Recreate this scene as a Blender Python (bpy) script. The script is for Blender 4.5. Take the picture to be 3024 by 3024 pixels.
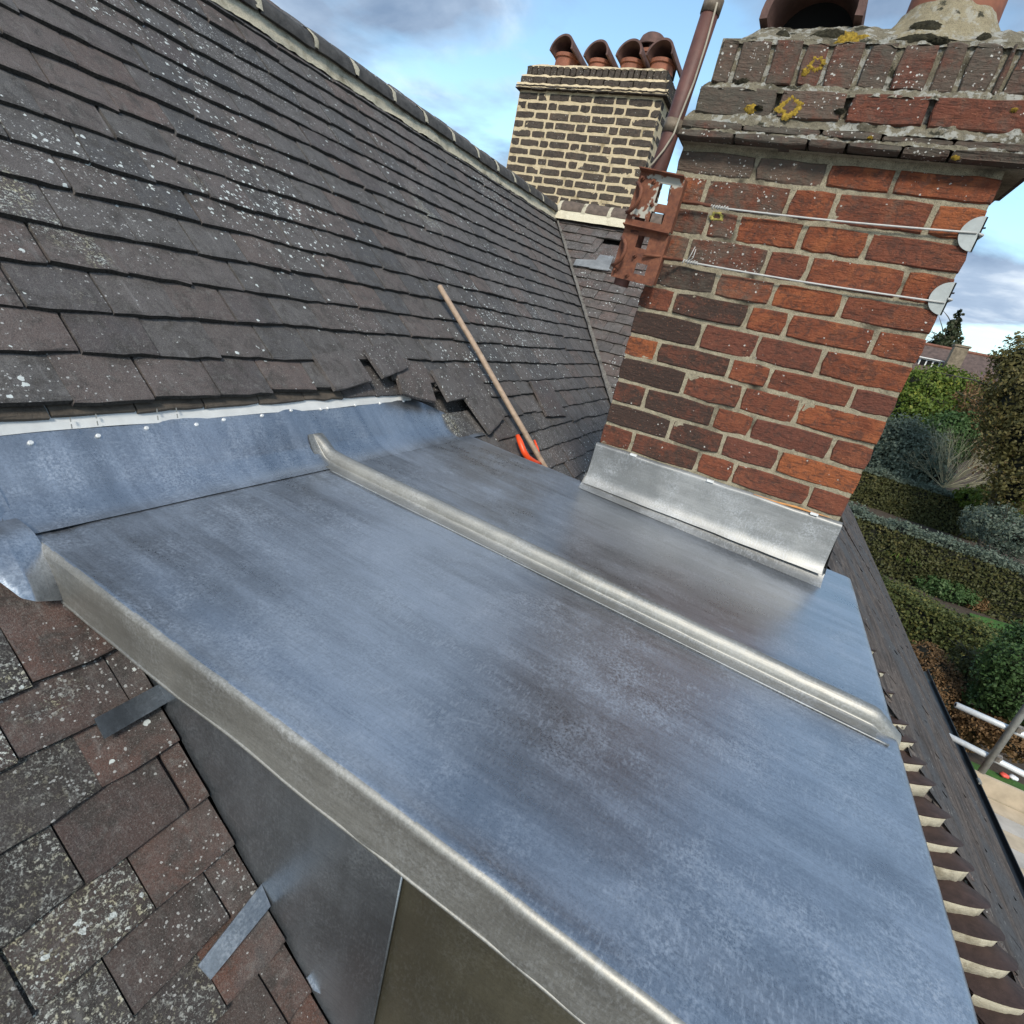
import bpy, bmesh, math, random
import numpy as np
from mathutils import Vector, Matrix, noise

random.seed(7)
rng = np.random.default_rng(7)
for o in list(bpy.data.objects):
    bpy.data.objects.remove(o)
SC = bpy.context.scene
COL = SC.collection

# ------------------------------------------------------------------ camera
# world: X = downhill / towards the garden, Y = along the ridge, Z up, metres
RW = Matrix(((0.8670, 0.4532, 0.2071), (0.3409, -0.2363, -0.9099), (-0.3634, 0.8595, -0.3594)))
FPX = 1550.0
cam_d = bpy.data.cameras.new('camera')
cam_d.sensor_fit = 'HORIZONTAL'; cam_d.sensor_width = 36.0
cam_d.lens = 36.0 * FPX / 3024.0
cam_d.clip_start = 0.05; cam_d.clip_end = 2000
cam = bpy.data.objects.new('camera', cam_d); COL.objects.link(cam)
rot = RW.transposed() @ Matrix(((1, 0, 0), (0, -1, 0), (0, 0, -1)))
q_cam = rot.to_quaternion(); q_cam.normalize()
cam.rotation_mode = 'QUATERNION'; cam.rotation_quaternion = q_cam
SC.camera = cam

# ------------------------------------------------------------------ light
SUN_EL, SUN_AZ = math.radians(41), math.radians(161)     # azimuth clockwise from +Y
world = bpy.data.worlds.new('World'); SC.world = world; world.use_nodes = True
wn = world.node_tree.nodes; wl = world.node_tree.links; wn.clear()
w_out = wn.new('ShaderNodeOutputWorld'); w_bg = wn.new('ShaderNodeBackground')
w_sky = wn.new('ShaderNodeTexSky'); w_sky.sky_type = 'NISHITA'; w_sky.sun_disc = False
w_sky.sun_elevation = SUN_EL; w_sky.sun_rotation = SUN_AZ
w_sky.air_density = 1.0; w_sky.dust_density = 0.6; w_sky.ozone_density = 1.0
w_bg.inputs[1].default_value = 0.13
w_tc = wn.new('ShaderNodeTexCoord')
w_sep = wn.new('ShaderNodeSeparateXYZ'); wl.new(w_tc.outputs['Generated'], w_sep.inputs[0])
def wmath(op, a, b=None, clamp=False):
    m = wn.new('ShaderNodeMath'); m.operation = op; m.use_clamp = clamp
    for i, v in enumerate((a, b)):
        if v is None: continue
        if isinstance(v, (int, float)): m.inputs[i].default_value = v
        else: wl.new(v, m.inputs[i])
    return m.outputs[0]
w_zz = wmath('ADD', wmath('ABSOLUTE', w_sep.outputs[2]), 0.22)
w_cx = wmath('DIVIDE', w_sep.outputs[0], w_zz); w_cy = wmath('DIVIDE', w_sep.outputs[1], w_zz)
w_cmb = wn.new('ShaderNodeCombineXYZ'); wl.new(w_cx, w_cmb.inputs[0]); wl.new(w_cy, w_cmb.inputs[1])
def wnoise(scale, detail, rough, off):
    mp = wn.new('ShaderNodeMapping'); mp.inputs['Location'].default_value = off
    wl.new(w_cmb.outputs[0], mp.inputs[0])
    n = wn.new('ShaderNodeTexNoise'); n.inputs['Scale'].default_value = scale
    n.inputs['Detail'].default_value = detail; n.inputs['Roughness'].default_value = rough
    n.inputs['Distortion'].default_value = 0.25
    wl.new(mp.outputs[0], n.inputs[0]); return n.outputs[0]
def wramp(fac, stops):
    r = wn.new('ShaderNodeValToRGB'); cr = r.color_ramp
    while len(cr.elements) < len(stops): cr.elements.new(0.5)
    for e, (p, c) in zip(cr.elements, stops): e.position = p; e.color = (*c, 1)
    wl.new(fac, r.inputs[0]); return r.outputs[0]
c_cov = wramp(wnoise(1.25, 7, 0.52, (2.3, 6.1, 0)), [(0.43, (0, 0, 0)), (0.555, (1, 1, 1))])
c_lum = wramp(wnoise(2.1, 6, 0.55, (7.7, 1.2, 0)), [(0.36, (1.35, 1.95, 2.9)), (0.54, (2.5, 3.2, 4.2)), (0.70, (6.0, 6.5, 6.9))])
w_hz = wmath('MULTIPLY', wmath('SUBTRACT', 1.0, wmath('DIVIDE', wmath('ABSOLUTE', w_sep.outputs[2]), 0.26), True), 0.55)   # decks of cloud close up towards every horizon
w_mix = wn.new('ShaderNodeMixRGB'); wl.new(wmath('ADD', c_cov, w_hz, True), w_mix.inputs[0])
w_gam = wn.new('ShaderNodeMixRGB'); w_gam.blend_type = 'MULTIPLY'; w_gam.inputs[0].default_value = 1
w_gam.inputs[2].default_value = (1.35, 1.50, 1.38, 1)
wl.new(w_sky.outputs[0], w_gam.inputs[1])
wl.new(w_gam.outputs[0], w_mix.inputs[1]); wl.new(c_lum, w_mix.inputs[2])
wl.new(w_mix.outputs[0], w_bg.inputs[0]); wl.new(w_bg.outputs[0], w_out.inputs[0])

sun_d = bpy.data.lights.new('sun', 'SUN'); sun_d.energy = 2.4; sun_d.angle = math.radians(12)
sun_d.color = (1.0, 0.93, 0.82)
sun = bpy.data.objects.new('sun', sun_d); COL.objects.link(sun)
sdir = Vector((math.sin(SUN_AZ) * math.cos(SUN_EL), math.cos(SUN_AZ) * math.cos(SUN_EL), math.sin(SUN_EL)))
sun.rotation_mode = 'QUATERNION'; sun.rotation_quaternion = sdir.to_track_quat('Z', 'Y')
sun.location = sdir * 30
SC.view_settings.view_transform = 'Standard'; SC.view_settings.look = 'None'
SC.view_settings.exposure = 0.52; SC.view_settings.gamma = 1.0
SC.view_settings.use_curve_mapping = False

# ------------------------------------------------------------------ helpers
def ray(px, py):
    return RW.transposed() @ Vector(((px - 1512) / FPX, (py - 1512) / FPX, 1))
def proj(P):
    c = RW @ Vector(P)
    if c.z < 0.02: return None
    return (c.x / c.z * FPX + 1512, c.y / c.z * FPX + 1512, c.z)
MS, MC = -1.003, -1.50              # main slope: z = MC + MS*x
FA, FB = 1.074, -4.456              # wing slope: z = FA*y + FB
GC = -0.391                         # outer slope of the wing: z = GC - x
GUT_Z = -3.4
GROUND = -8.6
def onY(px, py, Y): r = ray(px, py); return r * (Y / r.y)
def onX(px, py, X): r = ray(px, py); return r * (X / r.x)
def onZ(px, py, Z): r = ray(px, py); return r * (Z / r.z)
def onM(px, py, c=MC): r = ray(px, py); return r * (c / (r.z - MS * r.x))
def onF(px, py, b=FB): r = ray(px, py); return r * (b / (r.z - FA * r.y))

def link(o, parent=None):
    COL.objects.link(o)
    if parent: o.parent = parent
    return o
def tag(o, label=None, cat=None, group=None, kind=None):
    if label: o['label'] = label
    if cat: o['category'] = cat
    if group: o['group'] = group
    if kind: o['kind'] = kind
    return o
def thing(name, label, cat, loc=(0, 0, 0), group=None):
    o = bpy.data.objects.new(name, None); o.location = loc; o.empty_display_size = 0.1
    link(o); return tag(o, label, cat, group)
def mesh(name, vs, fs, mat, smooth=False):
    me = bpy.data.meshes.new(name)
    me.from_pydata([tuple(v) for v in vs], [], fs)
    if mat: me.materials.append(mat)
    if smooth:
        me.polygons.foreach_set('use_smooth', [True] * len(me.polygons))
    me.update(); return me
def obj(name, vs, fs, mat, parent=None, smooth=False, color=None):
    """vertices in world space; when the parent sits elsewhere they are shifted into its frame"""
    off = parent_origin(parent)
    if off.length > 0: vs = [Vector(v) - off for v in vs]
    o = bpy.data.objects.new(name, mesh(name, vs, fs, mat, smooth)); link(o, parent)
    if color: o.color = (*color, 1) if len(color) == 3 else color
    elif mat is not None and mat.name == 'rusty_iron': o.color = (0, 0, 0, 1)
    return o
def parent_origin(p):
    v = Vector((0, 0, 0))
    while p is not None:
        v += p.location; p = p.parent
    return v
class MB:
    def __init__(s): s.v = []; s.f = []
    def add(s, vs, fs):
        n = len(s.v); s.v += [Vector(v) for v in vs]; s.f += [tuple(i + n for i in f) for f in fs]; return s
    def box(s, a, b):
        x0, y0, z0 = a; x1, y1, z1 = b
        return s.add([(x0, y0, z0), (x1, y0, z0), (x1, y1, z0), (x0, y1, z0), (x0, y0, z1), (x1, y0, z1), (x1, y1, z1), (x0, y1, z1)],
                     [(0, 3, 2, 1), (4, 5, 6, 7), (0, 1, 5, 4), (1, 2, 6, 5), (2, 3, 7, 6), (3, 0, 4, 7)])
    def obox(s, O, ax, ay, az, a, b):
        m = MB().box(a, b)
        return s.add([O + ax * v.x + ay * v.y + az * v.z for v in m.v], m.f)
    def tube(s, pts, r, n=10, cap=True):
        pts = [Vector(p) for p in pts]; rs = r if isinstance(r, (list, tuple)) else [r] * len(pts)
        base = len(s.v); up = None
        for i, p in enumerate(pts):
            d = (pts[min(i + 1, len(pts) - 1)] - pts[max(i - 1, 0)]).normalized()
            if up is None:
                up = d.orthogonal().normalized()
            up = (up - d * up.dot(d)).normalized(); w = d.cross(up)
            for k in range(n):
                a = 2 * math.pi * k / n
                s.v.append(p + (up * math.cos(a) + w * math.sin(a)) * rs[i])
        for i in range(len(pts) - 1):
            for k in range(n):
                a = base + i * n + k; b = base + i * n + (k + 1) % n
                s.f.append((a, b, b + n, a + n))
        if cap:
            s.f.append(tuple(base + k for k in reversed(range(n))))
            e = base + (len(pts) - 1) * n; s.f.append(tuple(e + k for k in range(n)))
        return s
    def grid(s, fn, nu, nv):
        base = len(s.v)
        for i in range(nu + 1):
            for j in range(nv + 1): s.v.append(Vector(fn(i / nu, j / nv)))
        for i in range(nu):
            for j in range(nv):
                a = base + i * (nv + 1) + j
                s.f.append((a, a + 1, a + nv + 2, a + nv + 1))
        return s
    def build(s, name, mat, parent=None, smooth=False, color=None):
        return obj(name, s.v, s.f, mat, parent, smooth, color)
def shade_auto(o, ang=40):
    bm = bmesh.new(); bm.from_mesh(o.data)
    bmesh.ops.recalc_face_normals(bm, faces=bm.faces[:])
    for f in bm.faces: f.smooth = True
    for e in bm.edges:
        if len(e.link_faces) == 2 and e.calc_face_angle(0) > math.radians(ang): e.smooth = False
    bm.to_mesh(o.data); bm.free(); return o
def fixn(o):
    bm = bmesh.new(); bm.from_mesh(o.data); bmesh.ops.recalc_face_normals(bm, faces=bm.faces[:]); bm.to_mesh(o.data); bm.free(); return o

# ------------------------------------------------------------------ materials
class NT:
    def __init__(s, name):
        s.m = bpy.data.materials.new(name); s.m.use_nodes = True
        s.t = s.m.node_tree; s.n = s.t.nodes; s.l = s.t.links
        s.b = s.n['Principled BSDF']; s.out = s.n['Material Output']
        s._pos = None
    def set(s, k, v):
        i = s.b.inputs[k]
        if isinstance(v, bpy.types.NodeSocket): s.l.new(v, i)
        elif isinstance(v, tuple): i.default_value = (*v, 1) if len(v) == 3 else v
        else: i.default_value = v
    def _in(s, sock, v):
        if isinstance(v, bpy.types.NodeSocket): s.l.new(v, sock)
        elif isinstance(v, tuple): sock.default_value = (*v, 1) if (len(v) == 3 and sock.type == 'RGBA') else v
        else: sock.default_value = v
    def pos(s):
        if s._pos is None: s._pos = s.n.new('ShaderNodeNewGeometry')
        return s._pos.outputs['Position']
    def island(s): s.pos(); return s._pos.outputs['Random Per Island']
    def objinfo(s, k):
        n = s.n.new('ShaderNodeObjectInfo'); return n.outputs[k]
    def sep(s, v):
        n = s.n.new('ShaderNodeSeparateXYZ'); s.l.new(v, n.inputs[0]); return n.outputs
    def math(s, op, a, b=None, clamp=False):
        n = s.n.new('ShaderNodeMath'); n.operation = op; n.use_clamp = clamp
        s._in(n.inputs[0], a)
        if b is not None: s._in(n.inputs[1], b)
        return n.outputs[0]
    def vmap(s, vec, loc=(0, 0, 0), rot=(0, 0, 0), scale=(1, 1, 1)):
        n = s.n.new('ShaderNodeMapping'); s.l.new(vec, n.inputs[0])
        s._in(n.inputs['Location'], loc); n.inputs['Rotation'].default_value = rot; n.inputs['Scale'].default_value = scale
        return n.outputs[0]
    def vadd(s, a, b, op='ADD'):
        n = s.n.new('ShaderNodeVectorMath'); n.operation = op; s._in(n.inputs[0], a); s._in(n.inputs[1], b); return n.outputs[0]
    def noise(s, scale, detail=4, rough=0.55, vec=None, dist=0.0):
        n = s.n.new('ShaderNodeTexNoise'); n.inputs['Scale'].default_value = scale; n.inputs['Detail'].default_value = detail
        n.inputs['Roughness'].default_value = rough; n.inputs['Distortion'].default_value = dist
        s.l.new(vec if vec is not None else s.pos(), n.inputs[0]); return n.outputs[0]
    def voro(s, scale, vec=None, feature='F1', rnd=1.0):
        n = s.n.new('ShaderNodeTexVoronoi'); n.feature = feature; n.inputs['Scale'].default_value = scale
        n.inputs['Randomness'].default_value = rnd
        s.l.new(vec if vec is not None else s.pos(), n.inputs[0]); return n
    def ramp(s, fac, stops, interp='LINEAR'):
        r = s.n.new('ShaderNodeValToRGB'); cr = r.color_ramp; cr.interpolation = interp
        while len(cr.elements) < len(stops): cr.elements.new(0.5)
        for e, (p, c) in zip(cr.elements, stops):
            e.position = p; e.color = (c, c, c, 1) if isinstance(c, (int, float)) else (*c, 1)
        s._in(r.inputs[0], fac); return r.outputs[0]
    def mix(s, fac, a, b, mode='MIX'):
        n = s.n.new('ShaderNodeMixRGB'); n.blend_type = mode
        s._in(n.inputs[0], fac); s._in(n.inputs[1], a); s._in(n.inputs[2], b); return n.outputs[0]
    def step(s, x, a, b):
        n = s.n.new('ShaderNodeMapRange'); n.interpolation_type = 'SMOOTHSTEP'
        s._in(n.inputs[0], x); s._in(n.inputs[1], a); s._in(n.inputs[2], b); return n.outputs[0]
    def bump(s, h, strength=0.5, dist=0.002, prev=None):
        n = s.n.new('ShaderNodeBump'); n.inputs['Strength'].default_value = strength; n.inputs['Distance'].default_value = dist
        s._in(n.inputs['Height'], h)
        if prev is not None: s.l.new(prev, n.inputs['Normal'])
        s.l.new(n.outputs[0], s.b.inputs['Normal']); return n.outputs[0]
def simple(name, col, rough=0.7, metal=0.0, var=0.25, scale=20, bump=0.3, bdist=0.002):
    t = NT(name); n = t.noise(scale, 5, 0.6)
    lo = tuple(c * (1 - var) for c in col); hi = tuple(min(1, c * (1 + var)) for c in col)
    t.set('Base Color', t.ramp(n, [(0.3, lo), (0.7, hi)])); t.set('Roughness', rough); t.set('Metallic', metal)
    if bump: t.bump(t.noise(scale * 6, 4, 0.6), bump, bdist)
    return t.m

def lichen_dots(t, scale, cluster_scale, lo, hi, offs, amount=1.0):
    """white crustose lichen: voronoi cells, some of them filled"""
    vv = t.vadd(t.pos(), offs)
    wob = t.n.new('ShaderNodeTexNoise'); wob.inputs['Scale'].default_value = scale * 1.5; wob.inputs['Detail'].default_value = 3
    t.l.new(vv, wob.inputs[0])
    w2 = t.vadd(wob.outputs['Color'], (0.5, 0.5, 0.5), 'SUBTRACT')
    sc = t.n.new('ShaderNodeVectorMath'); sc.operation = 'SCALE'; t.l.new(w2, sc.inputs[0]); sc.inputs['Scale'].default_value = 0.9 / scale
    v = t.voro(scale, t.vadd(vv, sc.outputs[0]))
    cs = t.n.new('ShaderNodeSeparateColor'); t.l.new(v.outputs['Color'], cs.inputs[0])
    cl = t.step(t.noise(cluster_scale, 3, 0.6, vv), lo, hi)
    if not isinstance(amount, float): cl = t.math('MULTIPLY', cl, amount)
    keep = t.math('GREATER_THAN', cl, cs.outputs[0])
    rad = t.math('MULTIPLY', t.math('POWER', cs.outputs[1], 2.2), 0.52)
    rad = t.math('ADD', rad, 0.10)
    dot = t.math('GREATER_THAN', rad, v.outputs['Distance'])
    return t.math('MULTIPLY', keep, dot)

def tile_material():
    t = NT('roof_tile_clay')
    rnd = t.math('FRACT', t.math('ADD', t.objinfo('Random'), t.math('MULTIPLY', t.island(), 0.97)))
    oc = t.sep(t.objinfo('Color'))          # r redness, g darkness, b crust lichen, alpha lichen dots
    dots = t.objinfo('Alpha')
    big = t.noise(0.9, 3, 0.5)
    base = t.mix(big, (0.108, 0.094, 0.090), (0.124, 0.120, 0.117))
    base = t.mix(t.step(rnd, 0.60, 1.0), base, (0.126, 0.100, 0.091))
    base = t.mix(t.step(rnd, 0.40, 0.0), base, (0.078, 0.076, 0.078))
    base = t.mix(t.math('MULTIPLY', oc[0], t.step(t.noise(7, 5, 0.65), 0.25, 0.62)), base, (0.150, 0.062, 0.040))
    blot = t.noise(19, 7, 0.72, None, 0.5)
    base = t.mix(t.math('MULTIPLY', t.step(blot, 0.44, 0.66), 0.85), base, (0.052, 0.046, 0.041))
    base = t.mix(t.math('MULTIPLY', oc[1], 0.85), base, (0.030, 0.026, 0.024))
    pale = t.noise(48, 6, 0.72, t.vadd(t.pos(), (8, 3, 1)))
    base = t.mix(t.math('MULTIPLY', t.step(pale, 0.50, 0.74), 0.50), base, (0.215, 0.205, 0.19))
    fine = t.noise(330, 5, 0.75)
    base = t.mix(t.ramp(fine, [(0.50, 0.0), (0.68, 0.55)]), base, (0.25, 0.235, 0.215))
    base = t.mix(t.ramp(t.noise(620, 3, 0.7), [(0.34, 0.75), (0.50, 0.0)]), base, (0.018, 0.016, 0.015))
    st = t.noise(1, 4, 0.6, t.vmap(t.pos(), scale=(7, 46, 7)))
    base = t.mix(t.ramp(st, [(0.60, 0.0), (0.80, 0.40)]), base, (0.26, 0.25, 0.24))
    d1 = t.math('MULTIPLY', lichen_dots(t, 95, 1.3, 0.44, 0.90, (0, 0, 0)), t.math('GREATER_THAN', dots, 0.5))
    d2 = lichen_dots(t, 230, 1.9, 0.46, 0.92, (3.1, 7.7, 1.3))
    crm = t.step(t.math('ADD', t.math('MULTIPLY', oc[2], t.noise(13, 5, 0.7)), t.math('MULTIPLY', t.step(t.noise(1.6, 5, 0.6, t.vadd(t.pos(), (2.0, 9.1, 4.0))), 0.60, 0.72), 0.5)), 0.25, 0.62)
    cr = t.math('MULTIPLY', t.step(t.noise(165, 7, 0.8), 0.50, 0.56), crm)
    crust = t.mix(t.step(t.noise(30, 4, 0.6), 0.4, 0.62), (0.62, 0.63, 0.58), (0.50, 0.46, 0.32))
    base = t.mix(cr, base, crust)
    base = t.mix(t.math('MULTIPLY', d2, 0.75), base, (0.46, 0.46, 0.44))
    base = t.mix(d1, base, t.mix(t.noise(60, 2), (0.66, 0.68, 0.66), (0.46, 0.50, 0.47)))
    t.set('Base Color', base); t.set('Roughness', t.ramp(fine, [(0.3, 0.66), (0.7, 0.9)]))
    t.set('Specular IOR Level', 0.3)
    h = t.math('ADD', t.math('MULTIPLY', fine, 0.9), t.math('ADD', t.noise(60, 5, 0.6), t.math('MULTIPLY', t.math('ADD', d1, cr), 0.7)))
    t.bump(h, 0.9, 0.0022)
    return t.m

def brick_material(name, red=True):
    t = NT(name)
    oc = t.sep(t.objinfo('Color'))      # r burnt, g shade, b lichen
    rnd = t.objinfo('Random')
    off = t.n.new('ShaderNodeCombineXYZ'); t._in(off.inputs[0], t.math('MULTIPLY', rnd, 37.0)); t._in(off.inputs[2], t.math('MULTIPLY', rnd, 11.0))
    v = t.vadd(t.pos(), off.outputs[0])
    n1 = t.noise(14, 6, 0.62, v, 0.6); n2 = t.noise(60, 5, 0.65, v); fine = t.noise(330, 4, 0.7, v)
    if red:
        base = t.ramp(n1, [(0.22, (0.120, 0.037, 0.021)), (0.48, (0.255, 0.073, 0.032)), (0.75, (0.40, 0.130, 0.050))])
        base = t.mix(t.step(oc[1], 0.3, 1.0), base, (0.165, 0.058, 0.038))
        base = t.mix(t.step(oc[1], 0.25, 0.0), base, (0.34, 0.105, 0.040))
        burnt = (0.046, 0.033, 0.027)
    else:
        base = t.ramp(n1, [(0.25, (0.062, 0.052, 0.042)), (0.5, (0.100, 0.080, 0.062)), (0.8, (0.130, 0.086, 0.062))])
        base = t.mix(t.step(oc[1], 0.45, 1.0), base, (0.150, 0.058, 0.040))
        burnt = (0.030, 0.028, 0.025)
    # creases folded into hand-made faces
    cre = t.noise(1, 5, 0.7, t.vmap(v, rot=(0, 0.5, 0), scale=(22, 22, 95)), 1.2)
    base = t.mix(t.ramp(cre, [(0.33, 0.85), (0.46, 0.0)]), base, (0.060, 0.030, 0.022))
    mot = t.noise(42, 7, 0.75, v, 0.8)
    base = t.mix(t.math('MULTIPLY', t.step(mot, 0.47, 0.62), 0.72), base, (0.082, 0.042, 0.032) if red else (0.035, 0.030, 0.026))
    bl = t.step(t.math('ADD', t.math('MULTIPLY', n1, 0.75), t.math('ADD', t.math('MULTIPLY', n2, 0.4), t.math('MULTIPLY', oc[0], 0.62))), 0.84, 1.14)
    base = t.mix(t.math('MULTIPLY', bl, 0.92), base, burnt)
    base = t.mix(t.ramp(fine, [(0.28, 0.45), (0.48, 0.0)]), base, (0.05, 0.03, 0.022))
    base = t.mix(t.ramp(t.noise(210, 3, 0.6, v), [(0.60, 0.0), (0.72, 0.5)]), base, (0.42, 0.17, 0.09) if red else (0.22, 0.18, 0.14))
    # grime and grey lichen film where the object colour asks for it
    film = t.step(t.math('ADD', t.noise(20, 5, 0.7), t.math('MULTIPLY', oc[2], 0.55)), 0.62, 0.98)
    base = t.mix(t.math('MULTIPLY', film, 0.75), base, t.mix(n2, (0.085, 0.075, 0.06), (0.15, 0.135, 0.105)))
    d1 = lichen_dots(t, 190, 7, 0.40, 0.95, (1.7, 0, 5.3), t.math('ADD', t.math('MULTIPLY', oc[2], 1.2), 0.06))
    base = t.mix(d1, base, (0.56, 0.54, 0.49))
    t.set('Base Color', base); t.set('Roughness', 0.86); t.set('Specular IOR Level', 0.3)
    h = t.math('ADD', t.math('MULTIPLY', cre, 1.4), t.math('ADD', n2, t.math('MULTIPLY', fine, 0.5)))
    t.bump(h, 1.0, 0.0055)
    return t.m

def mortar_material(name, lo, hi, dirt, bumpd=0.004, lichen=0.0):
    t = NT(name); n = t.noise(70, 6, 0.7); g = t.noise(520, 3, 0.7)
    base = t.mix(t.ramp(n, [(0.3, 0.0), (0.7, 1.0)]), lo, hi)
    base = t.mix(t.ramp(g, [(0.36, 0.7), (0.5, 0.0)]), base, dirt)
    base = t.mix(t.step(t.noise(9, 4, 0.6), 0.5, 0.75), base, tuple(c * 0.8 for c in dirt))
    if lichen:
        base = t.mix(t.math('MULTIPLY', t.step(t.noise(34, 5, 0.7), 0.50, 0.58), lichen), base, (0.48, 0.47, 0.42))
        base = t.mix(t.step(t.noise(16, 4, 0.65, t.vadd(t.pos(), (4, 4, 4))), 0.60, 0.66), base, (0.055, 0.052, 0.035))
    t.set('Base Color', base); t.set('Roughness', 0.95); t.set('Specular IOR Level', 0.2)
    t.bump(t.math('ADD', n, t.math('MULTIPLY', g, 0.6)), 1.0, bumpd)
    return t.m

def lead_material(name, col, rough=(0.24, 0.46), streak=(2.2, 30, 2.2), warm=0.0, metal=0.9, marks=1.0):
    t = NT(name); p = t.pos()
    warp = t.noise(3.0, 3, 0.5)
    big = t.noise(3.0, 5, 0.6, t.vmap(p, rot=(0, 0, 0.12), scale=(1.0, 1.5, 1)), 0.3)
    st = t.noise(1, 5, 0.65, t.vmap(p, rot=(0, 0, 0.10), scale=streak), 0.4)
    das = t.noise(1, 4, 0.65, t.vmap(p, rot=(0, 0, 0.18), scale=(240, 70, 90)))      # short tool marks across the sheet
    row = t.noise(1, 3, 0.6, t.vmap(p, rot=(0, 0, 0.10), scale=(2.4, 15, 5)))          # gathered in rows along it
    fine = t.noise(210, 5, 0.7); grain = t.noise(560, 3, 0.7)
    lin = t.noise(1, 4, 0.7, t.vmap(p, rot=(0, 0, 0.06), scale=(9, 330, 330)))           # fine rolling grain
    pat = t.math('ADD', t.math('MULTIPLY', big, 0.52), t.math('ADD', t.math('MULTIPLY', st, 0.28), t.math('MULTIPLY', fine, 0.22)))
    dark = tuple(c * 0.72 for c in col); lite = tuple(min(1, c * 1.18) for c in col)
    base = t.mix(t.step(pat, 0.40, 0.64), dark, lite)
    base = t.mix(t.ramp(lin, [(0.36, 0.20), (0.52, 0.0)]), base, tuple(c * 0.45 for c in col))
    bloom = t.math('MULTIPLY', t.step(das, 0.50, 0.64), t.step(row, 0.42, 0.62))
    cloud = t.math('MULTIPLY', t.step(t.noise(8, 7, 0.75, t.vadd(p, (5, 2, 0))), 0.45, 0.66), t.step(fine, 0.40, 0.62))
    ox = t.math('MULTIPLY', t.math('MAXIMUM', bloom, t.math('MULTIPLY', cloud, 1.3)), 0.38 * marks)
    base = t.mix(ox, base, (0.66, 0.69, 0.73))
    if warm: base = t.mix(warm, base, (0.40, 0.36, 0.27))
    base = t.mix(t.ramp(grain, [(0.30, 0.35), (0.46, 0.0)]), base, (0.10, 0.10, 0.10))
    # a few long scratches
    scr = t.voro(3.1, t.vmap(p, rot=(0, 0, 0.9), scale=(0.35, 4.0, 1)), 'DISTANCE_TO_EDGE')
    base = t.mix(t.math('MULTIPLY', t.ramp(scr.outputs['Distance'], [(0.0, 1.0), (0.006, 0.0)]), t.math('MULTIPLY', t.step(t.noise(5, 2, 0.5), 0.55, 0.7), 0.25 * marks)), base, (0.75, 0.75, 0.76))
    t.set('Base Color', base); t.set('Metallic', metal)
    t.set('Roughness', t.math('ADD', t.ramp(pat, [(0.42, rough[0]), (0.64, rough[1])]), t.math('MULTIPLY', ox, 0.35)))
    h = t.math('ADD', t.math('MULTIPLY', warp, 2.0), t.math('ADD', t.math('MULTIPLY', das, 0.30), t.math('MULTIPLY', fine, 0.30)))
    t.bump(h, 0.35, 0.002)
    return t.m

def rust_material():
    t = NT('rusty_iron'); n = t.noise(30, 6, 0.7); m = t.noise(140, 4, 0.7)
    base = t.ramp(n, [(0.28, (0.075, 0.026, 0.016)), (0.5, (0.165, 0.055, 0.026)), (0.75, (0.245, 0.098, 0.048))])
    base = t.mix(t.ramp(m, [(0.3, 0.6), (0.5, 0.0)]), base, (0.05, 0.022, 0.016))
    zx = t.step(t.noise(13, 4, 0.55, t.vadd(t.pos(), (2.2, 0, 3.07))), 0.55, 0.575)
    base = t.mix(t.math('MULTIPLY', t.sep(t.objinfo('Color'))[2], zx), base, (0.40, 0.38, 0.32))
    t.set('Base Color', base); t.set('Roughness', 0.8); t.bump(m, 0.7, 0.001); return t.m

def leaf_material(name, c1, c2, c3=None, trans=0.25):
    t = NT(name); r = t.island()
    stops = [(0.0, c1), (0.6, c2), (1.0, c3 or c2)]
    base = t.mix(t.step(t.noise(0.9, 2, 0.5), 0.35, 0.7), t.ramp(r, stops), t.ramp(r, [(0.0, c2), (1.0, c1)]))
    t.set('Base Color', base); t.set('Roughness', 0.6); t.set('Specular IOR Level', 0.25)
    tr = t.n.new('ShaderNodeBsdfTranslucent'); t.l.new(base, tr.inputs[0])
    mx = t.n.new('ShaderNodeMixShader'); mx.inputs[0].default_value = trans
    t.l.new(t.b.outputs[0], mx.inputs[1]); t.l.new(tr.outputs[0], mx.inputs[2]); t.l.new(mx.outputs[0], t.out.inputs[0])
    return t.m

M = {}
M['tile'] = tile_material()
M['tile_edge'] = simple('mossy_tile_edge', (0.040, 0.035, 0.029), 0.95, 0, 0.75, 170, 1.0, 0.003)
M['brick'] = brick_material('red_stock_brick', True)
M['brick_dark'] = brick_material('smoked_stock_brick', False)
M['mortar'] = mortar_material('weathered_lime_mortar', (0.27, 0.235, 0.165), (0.47, 0.41, 0.29), (0.055, 0.046, 0.034))
M['mortar_cream'] = mortar_material('cream_mortar', (0.56, 0.445, 0.28), (0.70, 0.58, 0.39), (0.33, 0.25, 0.14), 0.003)
M['mortar_new'] = mortar_material('fresh_pale_mortar', (0.60, 0.54, 0.40), (0.74, 0.68, 0.53), (0.42, 0.36, 0.25), 0.003)
M['mortar_old'] = mortar_material('lichened_flaunching', (0.20, 0.175, 0.125), (0.34, 0.30, 0.215), (0.07, 0.06, 0.042), 0.008, 0.9)
M['mortar_ridge'] = mortar_material('ridge_bedding', (0.46, 0.42, 0.32), (0.66, 0.59, 0.45), (0.18, 0.16, 0.11), 0.004)
M['lead'] = lead_material('lead_sheet', (0.395, 0.425, 0.470), (0.27, 0.45), metal=0.84)
M['lead_warm'] = lead_material('lead_dressed_edge', (0.32, 0.315, 0.295), (0.46, 0.62), (2.2, 2.2, 30), 0.08, 0.68, 0.5)  # warm tint puts reflected surroundings into the near edge's colour
M['lead_dark'] = lead_material('lead_cheek', (0.26, 0.285, 0.31), (0.30, 0.46), (14, 14, 3), 0, 0.85, 0.5)
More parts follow.
